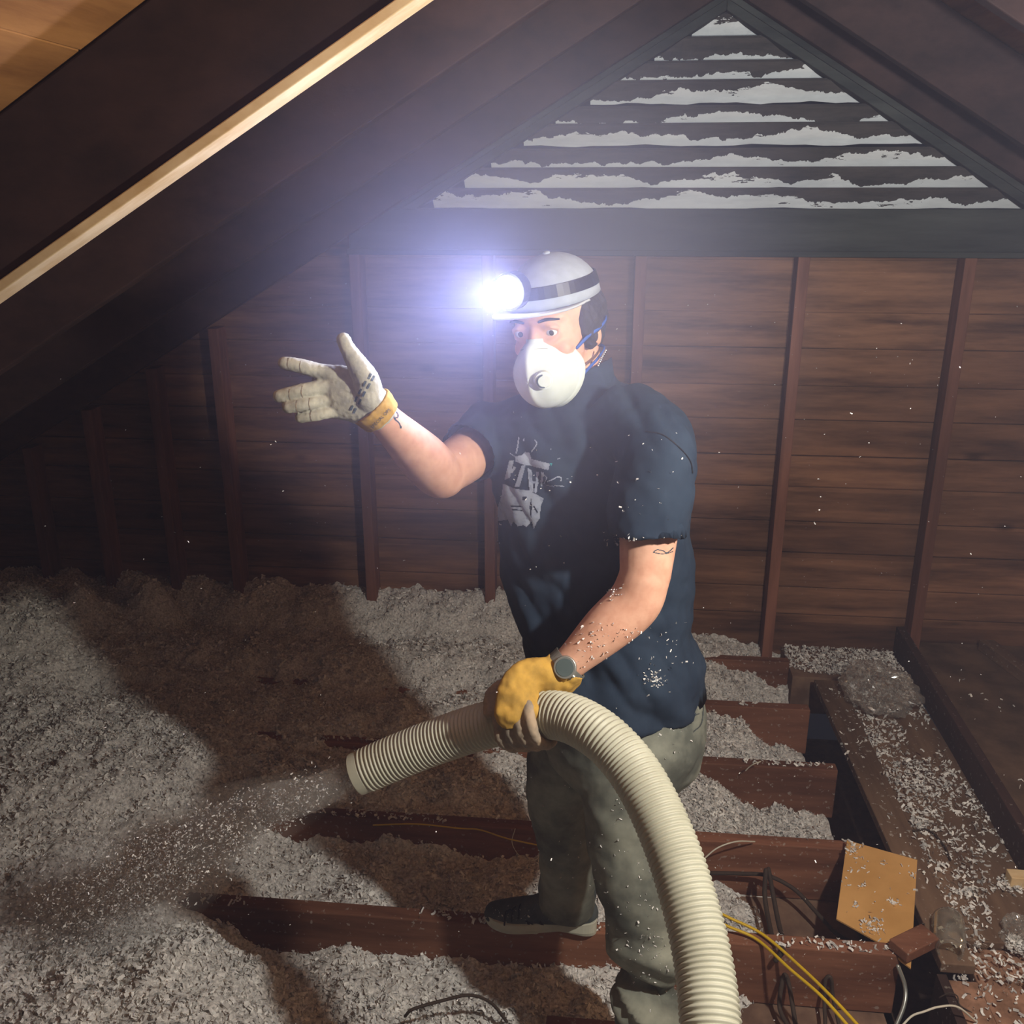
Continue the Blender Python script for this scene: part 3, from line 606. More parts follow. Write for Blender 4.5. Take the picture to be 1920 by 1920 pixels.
# headlamp
LC = Hd(-.026, .118, .097); ld = unit(hy+hx*-.05+hz*.10)
hl = build('headlamp', [tube([LC-ld*.030, LC-ld*.004], [.034, .034], 24, 1, round_ends=False), tube([LC-ld*.045, LC-ld*.028], [.026, .030], 24, 1, round_ends=False)], 'black', man)
build('lens', [tube([LC-ld*.003, LC+ld*.004], [.029, .026], 28, 1, round_ends=False)], 'lens', hl, org=ORG[hl.name])
bp_ = []
for k in range(49):
    a = 2*math.pi*k/48; bp_.append(Hd(.0835*math.sin(a), -.008+.1025*math.cos(a), .080+.004*math.cos(a)))
V = []; Fc = []
for p in bp_:
    o_ = unit(p-Hd(0, -.008, .08)); V += [p-hz*.011, p-hz*.011+o_*.003, p+hz*.011-o_*.001, p+hz*.011-o_*.004]
for k in range(48):
    for j in range(4): Fc.append((k*4+j, k*4+(j+1) % 4, (k+1)*4+(j+1) % 4, (k+1)*4+j))
build('head_strap', [(V, Fc)], 'black', hl, org=ORG[hl.name])
lamp('headlamp_light', 'SPOT', tuple(LC+ld*.007), HL_POWER, (.55, .60, 1), .026, tuple(LC+ld), spot_size=math.radians(165), spot_blend=.8)
# respirator
def mask_shape(inner=0):
    V = []; Fc = []; n, m_ = 40, 16
    for j in range(m_+1):
        t = j/m_; ph = t*math.pi/2
        for k in range(n):
            a = 2*math.pi*k/n; ca, sa = math.cos(a), math.sin(a)
            rx = .065*(1-.30*max(sa, 0)**2); rz = .070 if sa < 0 else .066
            flange = 1.08 if j == 0 else 1
            x = rx*ca*math.cos(ph)**.8*flange if j < m_ else 0; z = rz*sa*math.cos(ph)**.8*flange if j < m_ else 0
            xr = rx*ca; base = .066+.044*max(sa, 0)**2*math.exp(-(xr/.030)**2)-5*abs(xr)**2.0+.008*max(-sa, 0)
            y = base+(.140-base)*math.sin(ph)**1.1+.006*math.exp(-(x/.009)**2)*math.sin(ph)
            V.append(Hd(x, y-inner, z-.064))
    for j in range(m_):
        for k in range(n): Fc.append((j*n+k, j*n+(k+1) % n, (j+1)*n+(k+1) % n, (j+1)*n+k))
    return np.array(V), Fc
mk = build('respirator', [mask_shape()], 'mask', man, smooth=True); sl = mk.modifiers.new('felt', 'SOLIDIFY'); sl.thickness = .0025; sl.offset = -1
vc = Hd(.027, .136, -.062); vd = unit(hy*.86+hx*.5)
build('valve', [tube([vc-vd*.012, vc+vd*.006], [.018, .0165], 28, 1, round_ends=False), tube([vc+vd*.006, vc+vd*.009], [.0135, .0125], 28, 1, round_ends=False)], 'mask', mk, org=ORG[mk.name], bevel=.001)
V, Fc = tube([vc+vd*.0085+hx*math.cos(a)*.0115*.86-hy*.5*math.cos(a)*.0115+hz*math.sin(a)*.0115 for a in np.linspace(1.7, 4.6, 9)], .0016, 6, 2)
build('valve_slot', [(V, Fc)], 'dial', mk, org=ORG[mk.name], smooth=True)
build('nose_clip', [tube([Hd(-.026, .102, -.014), Hd(-.006, .121, -.008), Hd(.006, .121, -.008), Hd(.026, .102, -.014)], [(.0028, .0012)]*4, 8)], 'steel', mk, org=ORG[mk.name], smooth=True)
for z0, z1, z2 in ((-.030, -.016, .0), (-.085, -.075, -.060)):
    for s in (-1, 1):
        q_ = 1. if z0 > -.05 else .84
        build('strap', [tube([Hd(s*.060, .048, z0), Hd(s*.074*(q_+1)/2, .020, z1), Hd(s*.086*q_, -.015, (z1+z2)/2), Hd(s*.076*q_, -.06, z2), Hd(0, -.128 if z0 > -.05 else -.100, z2)], [(.0018, .0035)]*5, 8)], 'blue', mk, org=ORG[mk.name], smooth=True)
for k in range(0): pass
# neck chain
ch = []
for k in range(9):
    p = Wy(1136-k*2.2+(k*k)*.05, 657+k*3.6, 1.80); ch.append(ball(p, .0026, n=8, mth=6))
build('neck_chain', ch, 'chain', man, smooth=True)

# ------------------------------------------------------------------ t-shirt
rows = []
for py, xl, xr, rv, Yc in ((712, 1050, 1132, .058, 1.85), (728, 1015, 1182, .075, 1.85), (758, 945, 1228, .095, 1.845), (800, 905, 1268, .11, 1.84), (850, 908, 1290, .12, 1.84), (900, 918, 1296, .125, 1.84), (960, 930, 1297, .13, 1.84), (1020, 940, 1300, .135, 1.84),
                           (1100, 952, 1304, .145, 1.84), (1180, 966, 1316, .15, 1.84), (1240, 980, 1328, .15, 1.84), (1292, 992, 1331, .148, 1.84), (1310, 1000, 1330, .147, 1.84)):
    a, b = Wy(xl, py, Yc), Wy(xr, py, Yc); rows.append(((a+b)/2, RT*np.linalg.norm(b-a)/2, FH*rv))
def fold(p):
    q = p@np.array([RT, FH, [0, 0, 1.]]).T
    a = np.stack([q[:, 0]*16+q[:, 2]*9, q[:, 1]*5, q[:, 2]*5], 1); d = .010*noise(a, 5)+.010*np.abs(noise(a*1.5, 15))
    b = np.stack([q[:, 0]*5-q[:, 2]*8, q[:, 1]*6, q[:, 2]*20+q[:, 0]*14], 1); low = sst(1.12, .95, p[:, 2])
    return d-.005+.014*noise(b, 9)*(.35+low)+.0015*noise(p*70, 3)
sl0 = Wy(1214, 1008, 1.635); slv = unit(sl0-shN)
sh = [rings(rows, 36), tube([Wy(1165, 790, 1.80), Wy(1228, 835, 1.71), Wy(1222, 925, 1.66), sl0], [(.085, .09), (.083, .078), (.080, .074), (.079, .070)], 26, hint=RT, round_ends=False),
      tube([Wy(985, 815, 1.87), Wy(925, 820, 1.85), Wy(876, 852, 1.775)], [.085, .072, .064], 24, round_ends=False), tube([Wy(1092, 740, 1.86), Wy(1090, 712, 1.855)], [.075, .068], 24, 2)]
cuts = [tube([shN*.6+sl0*.4, sl0+slv*.05], [(.070, .066), (.073, .068)], 24, 2, hint=RT, round_ends=False), tube([Wy(905, 832, 1.82), Wy(860, 862, 1.74)], [.052, .062], 22, 2, round_ends=False),
        rings([(Wy(1158, 1262, 1.84), RT*.172, FH*.138), (Wy(1162, 1345, 1.84), RT*.175, FH*.139)], 32), tube([nk+(0, 0, .01), Hd(0, -.035, -.06)], [.065, .066], 24, 2)]
shirt = fuse('t_shirt', sh, 'shirt', man, .006, 6, fold, cuts)
T = bvh(shirt)
cv_ = lambda pts: [(820+x/3.692, 760+y/3.692) for x, y in pts]
pr_ = [cv_([(540, 355), (585, 345), (610, 320), (640, 325), (655, 370), (780, 405), (770, 448), (640, 415), (600, 412), (545, 388)]), cv_([(500, 380), (532, 382), (505, 500), (470, 515)]),
       cv_([(585, 415), (612, 415), (572, 565), (538, 565)]), cv_([(625, 430), (655, 450), (668, 600), (640, 595)]), cv_([(690, 455), (708, 460), (688, 610), (672, 600)]), cv_([(722, 460), (742, 462), (728, 560), (716, 560)]), cv_([(650, 520), (700, 530), (700, 545), (650, 536)]),
       cv_([(530, 420), (550, 430), (520, 470), (512, 460)]), cv_([(460, 540), (540, 575), (640, 590), (738, 645), (715, 700), (712, 780), (690, 810), (672, 855), (655, 800), (620, 842), (600, 828), (560, 835), (530, 800), (515, 835), (495, 790), (430, 800), (418, 720), (450, 620)])]
ho = [cv_([(592, 632), (618, 632), (618, 655), (592, 655)]), cv_([(512, 692), (592, 696), (592, 704), (512, 700)]), cv_([(520, 716), (590, 722), (590, 730), (520, 724)]), cv_([(640, 700), (652, 640), (658, 700), (650, 790)]), cv_([(670, 690), (700, 740), (690, 745), (664, 700)])]
for st, wd in (([(568, 222), (560, 270), (548, 332)], 9), ([(603, 228), (600, 245)], 7), ([(675, 240), (690, 265), (672, 295), (655, 320)], 8), ([(505, 332), (570, 372)], 5), ([(765, 525), (800, 512), (830, 497), (856, 502), (856, 524)], 8), ([(760, 550), (810, 560)], 5), ([(825, 556), (880, 560)], 6), ([(832, 372), (850, 366)], 6), ([(895, 508), (908, 508)], 7), ([(480, 640), (440, 760)], 5), ([(785, 300), (787, 306)], 4), ([(740, 480), (760, 500), (742, 540)], 5), ([(655, 850), (653, 1000)], 1.5)):
    pr_ += stroke(cv_(st), wd/3.692)
v, f_ = patch(T, pr_, 1.3, ho, .0018); build('chest_print', [(v, f_)], 'print', shirt, org=ORG[shirt.name])
tl = [cv_([(775, 402), (800, 400), (790, 418)])]; v, f_ = patch(T, tl, 1.2, (), .003); build('teal_fleck', [(v, f_)], plain('teal_ink', (.05, .35, .38)), shirt, org=ORG[shirt.name])
# dark seam of the shoulder
for nm, st, wd, mt in (('shoulder_seam', [(1440, 180), (1560, 205), (1680, 300), (1750, 390), (1765, 470)], 1.6, 'black'),):
    v, f_ = patch(T, stroke(cv_(st), wd), .9, (), .0012)
    if len(f_): build(nm, [(v, f_)], mt, shirt, org=ORG[shirt.name])
hemp = [(1143, 1020), (1160, 1014), (1200, 1008), (1250, 1000), (1286, 996)]
# ------------------------------------------------------------------ trousers
rows = []
for py, xl, xr, rv in ((1285, 1003, 1320, .138), (1330, 1008, 1328, .142), (1380, 1012, 1322, .145), (1425, 1030, 1312, .135), (1462, 1075, 1280, .10)):
    a, b = Wy(xl, py, 1.84), Wy(xr, py, 1.84); rows.append(((a+b)/2, RT*np.linalg.norm(b-a)/2, FH*rv))
def crease(p):
    low = sst(.50, .12, p[:, 2])*(p[:, 1] < 1.85); q = np.stack([p[:, 0]*5, p[:, 1]*5, p[:, 2]*26+p[:, 0]*9], 1)
    return .010*noise(np.stack([p[:, 0]*12, p[:, 1]*10, p[:, 2]*6], 1), 3)+(.036*noise(q, 6)-.050*np.abs(noise(q*1.25, 16))+.012)*low+.002*noise(p*45, 8)+.004*noise(q*.8, 12)*(1-low)
tr = [rings(rows, 32), tube([Wy(1215, 1385, 1.79), Wy(1180, 1480, 1.76), Wy(1178, 1580, 1.73), Wy(1192, 1690, 1.70), Wy(1218, 1800, 1.68), Wy(1226, 1900, 1.665), Wy(1226, 1985, 1.655)], [(.105, .11), (.092, .10), (.083, .085), (.078, .08), (.075, .078), (.074, .076), (.075, .078)], 24),
      tube([Wy(1085, 1385, 1.90), Wy(1052, 1440, 1.93), Wy(1047, 1500, 1.955), Wy(1058, 1570, 1.985), Wy(1064, 1640, 2.02), Wy(1062, 1700, 2.05)], [(.10, .10), (.085, .09), (.079, .08), (.071, .075), (.070, .072), (.076, .066)], 24, round_ends=False)]
trs = fuse('trousers', tr, 'trouser', man, .007, 5, crease)
TT = bvh(trs)
for st in ([(1262, 1330), (1285, 1345), (1310, 1338)], [(1318, 1300), (1316, 1352), (1300, 1372)]):
    v, f_ = patch(TT, stroke(st, 1.6), 1.2, (), .0012)
    if len(f_): build('pocket_seam', [(v, f_)], 'shoe', trs, org=ORG[trs.name])
# ------------------------------------------------------------------ shoes
def shoe(heel, toe, z0, side, name='shoe'):
    h = np.array([heel[0], heel[1], z0]); t = np.array([toe[0], toe[1], z0]); d = unit(t-h); l = np.linalg.norm(t-h); n_ = np.array([-d[1], d[0], 0]); u = np.array([0, 0, 1.])
    P = lambda s, a, z: h+d*s*l+n_*a+u*z
    up_ = [tube([P(.12, 0, .05), P(.3, 0, .052), P(.5, 0, .045), P(.72, 0, .036), P(.90, 0, .030)], [(.036, .045), (.036, .048), (.038, .045), (.044, .034), (.036, .026)], 20), tube([P(.20, 0, .06), P(.17, 0, .12)], [(.042, .048), (.04, .05)], 18), tube([P(.3, 0, .08), P(.42, 0, .085), P(.62, 0, .055)], [(.032, .03), (.028, .022), (.03, .02)], 16)]
    s = fuse(name, up_, 'shoe', man, .004, 4)
    out = []; ws = [(0, .0), (.0, .018), (.03, .032), (.12, .038), (.3, .036), (.45, .036), (.6, .044), (.75, .049), (.88, .042), (.96, .025), (1., 0)]
    S = spline(ws, 4); ringp = [(a, b) for a, b in S]+[(a, -b) for a, b in S[::-1]]
    V = []; k = len(ringp)
    for zz, g in ((lambda a: .004+.010*math.sin(max(0, a-.1)*5)*(.1 < a < .5)+.012*max(0, a-.8)*5*.5, .97), (lambda a: .016+.006*max(0, a-.8)*5, 1.04), (lambda a: .034+.014*max(0, .3-a)/.3+.006*max(0, a-.8)*5, 1.0)):
        for a, b in ringp: V.append(P(min(max(a, 0), 1), b*g, zz(a)))
    F_ = [tuple(range(k))[::-1], tuple(range(2*k, 3*k))]+[(i*k+j, i*k+(j+1) % k, (i+1)*k+(j+1) % k, (i+1)*k+j) for i in (0, 1) for j in range(k)]
    build('sole', [(V, F_)], 'sole', s, smooth=False, org=ORG[s.name], bevel=.002)
    return s
hl_ = Gz(1118, 1764, .0); te_ = Gz(903, 1756, .0)
s1 = shoe((hl_[0], 2.052), (te_[0], 2.052), -.001, 1)
shoe((.235, 1.64), (-.06, 1.62), -.001, 1)
ST = bvh(s1, trs)
nm_ = lambda pts: [(860+x/3.84, 1560+y/3.84) for x, y in pts]
mk_ = []
for st, wd in (([(490, 640), (545, 735)], 16), ([(585, 645), (655, 730)], 16), ([(500, 645), (650, 725)], 7)): mk_ += stroke(nm_(st), wd/3.84)
v, f_ = patch(bvh(s1), mk_, 1.2, (), .0015)
if len(f_): build('side_mark', [(v, f_)], 'black', s1, org=ORG[s1.name])
for k in range(4):
    a = Gz(948+k*13, 1712-k*6, .07); 
    build('lace', [tube([a+(-.0, -.03, -.012), a+(0, 0, .004), a+(.012, .03, -.012)], .0022, 6, 4)], 'black', s1, org=ORG[s1.name], smooth=True)

# ------------------------------------------------------------------ open gloved hand
def hp(x, y, Y): return Wy(x, y, Y)
palm = [tube([hp(706, 771, 1.522), hp(690, 760, 1.515), hp(664, 744, 1.505), hp(634, 735, 1.50), hp(612, 732, 1.50)], [(.034, .030), (.039, .027), (.044, .023), (.045, .018), (.040, .014)], 24, hint=FH, flat=1)]
fing = {'index': ([(628, 702, 1.50), (596, 695, 1.495), (562, 686, 1.485), (534, 681, 1.48)], [.0150, .0125, .0120, .0108]),
        'middle': ([(626, 722, 1.50), (600, 726, 1.49), (565, 733, 1.475), (524, 743, 1.47)], [.0135, .0118, .0116, .0110]),
        'ring': ([(628, 746, 1.50), (604, 751, 1.49), (570, 758, 1.470), (540, 764, 1.465)], [.0130, .0112, .0108, .0100]),
        'little': ([(636, 768, 1.50), (616, 773, 1.49), (588, 779, 1.478), (563, 783, 1.475)], [.0120, .0102, .0096, .0088]),
        'thumb': ([(690, 745, 1.505), (686, 712, 1.495), (668, 680, 1.488), (652, 654, 1.485), (644, 637, 1.485)], [.027, .022, .0165, .0125, .0115])}
for k, (p, r) in fing.items(): palm.append(tube([hp(*q) for q in p], r, 16, 6))
gl = fuse('glove', palm, 'glove', man, .0022, 2, lambda p: .0010*np.abs(noise(p*np.array([190, 90, 190]), 3)))
gl['label'] = 'open cream knit glove raised palm outward'
GT = bvh(gl)
dots = []
for a, b in (((852, 502), 0), ((874, 517), 0), ((815, 558), 0), ((845, 574), 0), ((782, 615), 0), ((811, 633), 0), ((751, 672), 0), ((779, 692), 0), ((718, 738), 0), ((742, 758), 0)):
    x, y = 480+a[0]/4, 580+a[1]/4; dots += stroke([(x-2, y+4), (x+2, y-4)], 4)
v, f_ = patch(GT, dots, 1., (), .001); build('grip_dots', [(v, f_)], 'gdot', gl, org=ORG[gl.name])
cu = [tube([hp(694, 760, 1.518), hp(704, 770, 1.522), hp(717, 783, 1.528)], [(.0410, .036), (.0385, .0345), (.0350, .0325)], 26, 5, hint=FH, round_ends=False)]
gc = fuse('glove_cuff', cu, 'gcuff', gl, .0022, 2, lambda p: .0008*noise(p*160, 2), org=ORG[gl.name])
# joints of the fingers: knit creases
jt = []
for x, y, a in ((543, 740, 1), (566, 735, 1), (556, 762, 1), (580, 757, 1), (583, 780, 1), (540, 683, 1), (563, 687, 1)): jt += stroke([(x+1, y-11), (x-1, y), (x+2, y+11)], 1.3)
v, f_ = patch(GT, jt, .9, (), .0006); build('knit_creases', [(v, f_)], 'latex', gl, org=ORG[gl.name])
CT = bvh(gc, gl)
def lettering(txt, px, T, mat, parent, size, ang):
    cu_ = bpy.data.curves.new('lettering', 'FONT'); cu_.body = txt; cu_.size = 1; cu_.resolution_u = 2; to = bpy.data.objects.new('lettering', cu_); C.objects.link(to)
    dg = bpy.context.evaluated_depsgraph_get(); dg.update(); me = bpy.data.meshes.new_from_object(to.evaluated_get(dg)); bpy.data.objects.remove(to)
    V = []; ok = []
    for v in me.vertices:
        x = px[0]+size*(v.co.x*math.cos(ang)+v.co.y*math.sin(ang)); y = px[1]+size*(v.co.x*math.sin(ang)-v.co.y*math.cos(ang))
        h = hit(T, x, y, .0018); ok.append(h is not None); V.append(h if h is not None else np.zeros(3))
    Fc = [tuple(p.vertices) for p in me.polygons if all(ok[i] for i in p.vertices) and max(np.linalg.norm(V[p.vertices[0]]-V[i]) for i in p.vertices) < .03]
    us = sorted({i for f in Fc for i in f}); mp = {u: i for i, u in enumerate(us)}
    if Fc: build('lettering', [([V[u] for u in us], [tuple(mp[i] for i in f) for f in Fc])], mat, parent, org=ORG[parent.name])
lettering('SPECIAL OPS', (699, 803), CT, 'ink', gl, 8.4, math.radians(-46))
# tattoos
BT = bvh(bodyo)
c4 = lambda pts: [(480+x/4, 580+y/4) for x, y in pts]
tp = stroke(c4([(1022, 800), (1026, 775), (1045, 768), (1062, 785), (1062, 808), (1040, 815)]), 2.0)+stroke(c4([(1026, 780), (1038, 820), (1070, 850), (1085, 885)]), 2.4)+[c4([(1078, 875), (1090, 873), (1092, 892), (1080, 894)])]
v, f_ = patch(BT, tp, .8, (), .0006); build('forearm_tattoo', [(v, f_)], 'ink', bodyo, org=ORG[bodyo.name])
tp = stroke(cv_([(1495, 1018), (1520, 1000), (1560, 1005), (1590, 1020), (1632, 985)]), 1.6)+stroke(cv_([(1495, 1018), (1550, 1027), (1600, 1022), (1630, 1010)]), 1.4)
v, f_ = patch(BT, tp, .8, (), .0006); build('arm_tattoo', [(v, f_)], 'ink', bodyo, org=ORG[bodyo.name])
# ------------------------------------------------------------------ gripping gloved hand
HX = [(668, 1452, 1.87), (730, 1425, 1.86), (800, 1397, 1.84), (870, 1372, 1.81), (930, 1355, 1.78), (1000, 1342, 1.745), (1060, 1344, 1.70), (1120, 1374, 1.65), (1172, 1424, 1.61), (1215, 1490, 1.565), (1258, 1585, 1.51), (1292, 1690, 1.455), (1318, 1800, 1.40), (1332, 1920, 1.34), (1338, 2060, 1.28), (1335, 2220, 1.22)]
hpts = [Ad(*q) for q in HX]; hpts += [hpts[-1]+np.array(d_) for d_ in ((.03, -.07, -.17), (.16, -.20, -.36))]+[np.array([.62, .55, .046]), np.array([1.0, .36, .046])]; HR = .0425
ha = unit(Ad(1060, 1344, 1.70)-Ad(930, 1355, 1.78)); hc = Ad(1002, 1342, 1.742); tc_ = unit(CAM-hc); tc_ = unit(tc_-ha*np.dot(tc_, ha)); hu = np.cross(ha, tc_); hu = hu if hu[2] > 0 else -hu
def ro(s, deg, r): a = math.radians(deg); return hc+ha*s+(tc_*math.cos(a)+hu*math.sin(a))*(HR+r)
fg = []
for i, s in enumerate((-.046, -.022, .002, .024)):
    L_ = (0, 6, 4, -8)[i]; r = (.0125, .0130, .0125, .011)[i]; st = (48, 14, 6, 2)[i]
    fg.append(tube([ro(s*.9, st+16, .012), ro(s, st-4, .014), ro(s, -30, .013), ro(s, -58-L_, .012), ro(s, -92-L_, .011), ro(s, -118-L_, .010)], [r*1.1, r*1.08, r, r*.95, r*.9, r*.8], 14, 5))
fg.append(tube([ro(-.030, 88, .018), ro(-.052, 76, .018), ro(-.064, 48, .016), ro(-.062, 12, .014)], [.017, .0145, .0135, .011], 14, 5))
g2 = fuse('work_glove', fg, 'latex', man, .0028, 2, lambda p: .0012*noise(p*150, 2))
g2['label'] = 'grimy glove gripping the hose'
bk = [tube([ro(.002, -18, .010), ro(.002, 14, .017), ro(.004, 46, .022), ro(.012, 76, .028), wrN+(0, 0, -.006), wrN+(elN-wrN)*.10], [(.038, .012), (.043, .017), (.043, .022), (.040, .028), (.038, .036), (.041, .040)], 24, 6, hint=FH, round_ends=False)]
g3 = fuse('glove_back', bk, 'gcuff', g2, .003, 3, lambda p: .0045*noise(p*34, 4)+.002*noise(p*90, 6), org=ORG[g2.name], cuts=[tube([wrN-(elN-wrN)*.03, wrN+(elN-wrN)*.16], [.031, .036], 20, 2, round_ends=False)])
wa = unit(elN-wrN); wc = wrN+wa*.020; wn = unit(CAM-wc); wn = unit(wn-wa*np.dot(wn, wa)); ws_ = np.cross(wa, wn)
wt = thing_w = build('watch', [tube([wc+wn*.030, wc+wn*.044], [.0215, .0205], 32, 1, round_ends=False)], 'steel', man, bevel=.001)
build('watch_face', [tube([wc+wn*.0438, wc+wn*.0450], [.0165, .0162], 32, 1, round_ends=False)], 'dial', wt, org=ORG[wt.name])
V = []; Fc = []; n = 40
for k in range(n):
    a = 2*math.pi*k/n; q = wn*math.cos(a)+ws_*math.sin(a)
    V += [wc+q*.0345-wa*.010, wc+q*.0375-wa*.010, wc+q*.0375+wa*.010, wc+q*.0345+wa*.010]
for k in range(n):
    for j in range(4): Fc.append((k*4+j, k*4+(j+1) % 4, ((k+1) % n)*4+(j+1) % 4, ((k+1) % n)*4+j))
build('watch_strap', [(V, Fc)], 'steel', wt, org=ORG[wt.name])
for s in (-1, 1): build('watch_crown', [tube([wc+wn*.037+ws_*s*.020, wc+wn*.037+ws_*s*.0245], .003, 10, 1, round_ends=False)], 'steel', wt, org=ORG[wt.name]) if s > 0 else None
# fluff caught on arm, shirt and trousers
pts = []; AT = bvh(bodyo); 
def sprinkle(T, cx, cy, rx, ry, n, off=.001):
    for _ in range(n):
        p = hit(T, cx+rng.normal()*rx, cy+rng.normal()*ry, off)
        if p is not None and p[1] < 2.3: pts.append(p)
sprinkle(AT, 1120, 1205, 30, 28, 90); sprinkle(AT, 1148, 1110, 14, 12, 30); sprinkle(AT, 1185, 1185, 14, 12, 12)
sprinkle(T, 1228, 1270, 14, 9, 60); sprinkle(T, 1240, 1220, 40, 40, 34); sprinkle(T, 1170, 1016, 22, 5, 40); sprinkle(T, 1230, 900, 45, 60, 26); sprinkle(T, 1040, 900, 60, 90, 26); sprinkle(TT, 1215, 1760, 45, 60, 120); sprinkle(TT, 1170, 1560, 40, 60, 40); sprinkle(TT, 1250, 1370, 30, 30, 20); sprinkle(ST, 960, 1712, 30, 10, 40); sprinkle(TT, 1060, 1620, 30, 60, 16)
v, f_ = flakes(np.array(pts), .0050); fo = build('clinging_fluff', [(v, f_)], 'flake', man); fo['kind'] = 'stuff'

# ================================================================== HOSE AND SPRAY
S = spline(hpts, 60); T_ = np.gradient(S, axis=0); sl = np.linalg.norm(T_, axis=1); T_ /= sl[:, None]; s_ = np.cumsum(sl)
res = np.arange(s_[0]+.001, s_[-1], .0016); Q = np.stack([np.interp(res, s_, S[:, i]) for i in range(3)], 1); TQ = np.gradient(Q, axis=0); TQ /= np.linalg.norm(TQ, axis=1)[:, None]
n = 40; V = []; Fc = []
def sweep(off, rev):
    base = len(V); 
    for i, (q, t) in enumerate(zip(Q, TQ)):
        u = unit(np.cross((0, 0, 1.), t)) if abs(t[2]) < .98 else unit(np.cross(RT, t)); v_ = np.cross(t, u)
        d = res[i]; amp = .0021 if d > res[0]+.02 else .0
        for k in range(n):
            a = 2*math.pi*k/n; r = HR+off+(amp*math.cos(2*math.pi*d/.0088) if not rev else 0)
            V.append(q+(u*math.cos(a)+v_*math.sin(a))*r)
    for i in range(len(Q)-1):
        for k in range(n):
            f = (base+i*n+k, base+i*n+(k+1) % n, base+(i+1)*n+(k+1) % n, base+(i+1)*n+k); Fc.append(f[::-1] if rev else f)
# keep a steady frame along the hose so that it never twists
fr = []; u = unit(np.cross((0, 0, 1.), TQ[0]))
def sweep(off, rev):
    global u
    base = len(V); u = unit(np.cross((0, 0, 1.), TQ[0]))
    for i, (q, t) in enumerate(zip(Q, TQ)):
        u = unit(u-t*np.dot(u, t)); v_ = np.cross(t, u); d = res[i]; amp = .0021 if d > res[0]+.02 else 0.
        r = HR+off+(amp*math.cos(2*math.pi*d/.0088) if not rev else 0); an = 2*math.pi*np.arange(n)/n
        V.extend(q+(np.outer(np.cos(an), u)+np.outer(np.sin(an), v_))*r)
    for i in range(len(Q)-1):
        for k in range(n):
            f = (base+i*n+k, base+i*n+(k+1) % n, base+(i+1)*n+(k+1) % n, base+(i+1)*n+k); Fc.append(f[::-1] if rev else f)
sweep(0, False); nb0 = len(V); sweep(-.005, True)
for k in range(n): Fc.append((k, nb0+k, nb0+(k+1) % n, (k+1) % n))
tag(build('blower_hose', [(V, Fc)], 'hose', smooth=True), 'thick ribbed cream hose blowing insulation from its open end', 'hose')
N0 = hpts[0]; nd = unit(hpts[0]-hpts[1]); land = Gz(150, 1720, .10); n = 13000
t = rng.uniform(0, 1, n)**1.15; ctr = N0[None]+(nd*.30)[None]*(t*(1-t))[:, None]*1.6+(land-N0)[None]*t[:, None]; ctr[:, 2] += .10*(t*(1-t))
rad = .030+.17*t; P = ctr+rng.normal(size=(n, 3))*rad[:, None]*.5*np.array([.8, .8, .7]); P = P[P[:, 2] > fill(P[:, 0], P[:, 1])+.005]
v, f_ = flakes(P, .0050); o = bpy.data.objects.new('insulation_spray', rawmesh('insulation_spray', v, f_, ['flake'])); C.objects.link(o)
tag(o, 'stream of blown insulation flakes flying from the hose end', 'insulation', kind='stuff')
m = bpy.data.materials.new('dust_cloud'); m.use_nodes = True; N = m.node_tree.nodes; L = m.node_tree.links; N.remove(N['Principled BSDF'])
vs = N.new('ShaderNodeVolumeScatter'); vs.inputs['Color'].default_value = (.97, .94, .88, 1); vs.inputs['Anisotropy'].default_value = .1
nt = noisetex(N, L, 5, (1, 1, 1), 3); rr = ramp(N, [(.35, (.25,)*3), (.7, (1,)*3)]); L.new(nt.outputs[0], rr.inputs[0]); mu = N.new('ShaderNodeMath'); mu.operation = 'MULTIPLY'; mu.inputs[1].default_value = SPRAY_D
L.new(rr.outputs[0], mu.inputs[0]); L.new(mu.outputs[0], vs.inputs['Density']); L.new(vs.outputs[0], N['Material Output'].inputs['Volume']); M['spray'] = m
q = [N0+nd*.002, N0+nd*.12, N0*.6+land*.4+(0, 0, .03), N0*.3+land*.7+(0, 0, .02), land]
o = build('spray_cloud', [tube(q, [.036, .055, .10, .16, .22], 24, 6)], 'spray'); tag(o, 'pale dust jet spreading from the hose end over the left insulation', 'dust', kind='stuff')
mj = m.copy(); mj.name = 'jet'; M['jet'] = mj
for nd_ in mj.node_tree.nodes:
    if nd_.type == 'MATH' and nd_.operation == 'MULTIPLY' and abs(nd_.inputs[1].default_value-SPRAY_D) < 1e-4: nd_.inputs[1].default_value = 9
build('jet_core', [tube([N0+nd*.004, N0+nd*.10, N0*.72+land*.28+(0, 0, .035), N0*.5+land*.5+(0, 0, .03)], [.030, .036, .048, .06], 20, 6)], 'jet', o)
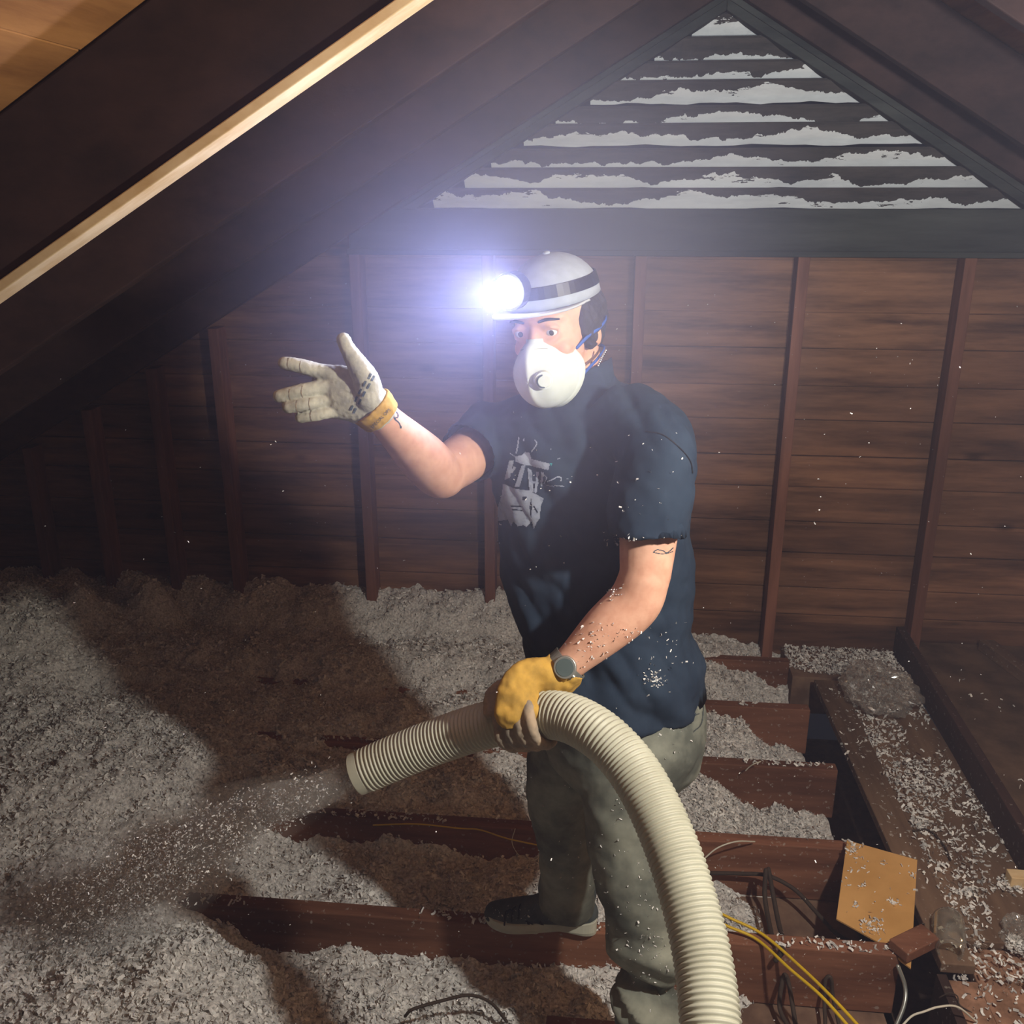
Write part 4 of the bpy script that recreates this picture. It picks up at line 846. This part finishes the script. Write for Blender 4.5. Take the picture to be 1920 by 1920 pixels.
# fine dust hanging in the whole attic
m = bpy.data.materials.new('haze'); m.use_nodes = True; N = m.node_tree.nodes; L = m.node_tree.links; N.remove(N['Principled BSDF'])
vs = N.new('ShaderNodeVolumeScatter'); vs.inputs['Color'].default_value = (.72, .72, 1, 1); vs.inputs['Density'].default_value = HAZE_D; vs.inputs['Anisotropy'].default_value = .0  # blue of the lamp glow is put into the dust's own colour
L.new(vs.outputs[0], N['Material Output'].inputs['Volume']); M['haze'] = m
o = build('dust_haze', [box(-3.7, 2.4, -1.0, 3.75, -.18, 2.55)], 'haze'); tag(o, 'fine dust haze hanging in the attic air, tinted blue for the lamp glow', 'haze', kind='stuff')
# ball of bluish dust, added to imitate the wide glow around the lamp
m = bpy.data.materials.new('glow_puff'); m.use_nodes = True; N = m.node_tree.nodes; L = m.node_tree.links; N.remove(N['Principled BSDF'])
vs = N.new('ShaderNodeVolumeScatter'); vs.inputs['Color'].default_value = (.66, .68, 1, 1); vs.inputs['Anisotropy'].default_value = 0
tc = N.new('ShaderNodeTexCoord'); ln = N.new('ShaderNodeVectorMath'); ln.operation = 'LENGTH'; L.new(tc.outputs['Object'], ln.inputs[0])
mr = N.new('ShaderNodeMapRange'); mr.interpolation_type = 'SMOOTHERSTEP'; mr.inputs['From Min'].default_value = 0; mr.inputs['From Max'].default_value = .68; mr.inputs['To Min'].default_value = GLOW_D; mr.inputs['To Max'].default_value = 0
L.new(ln.outputs['Value'], mr.inputs['Value']); L.new(mr.outputs[0], vs.inputs['Density']); L.new(vs.outputs[0], N['Material Output'].inputs['Volume']); M['glow_puff'] = m
pc = LC+ld*.02; o = build('lamp_glow_ball', [ball(pc, .70, n=32, mth=20)], 'glow_puff', org=pc); tag(o, 'bluish glow around the headlamp, put in as a ball of thicker dust', 'dust', kind='stuff')
# motes
P = np.stack([rng.uniform(-1.1, 1.2, 700), rng.uniform(1.0, 3.6, 700), rng.uniform(.12, 1.62, 700)], 1)
v, f_ = flakes(P, .0028); o = build('dust_motes', [(v, f_)], 'flake'); tag(o, 'tiny bright motes floating in front of the wall', 'dust', kind='stuff')
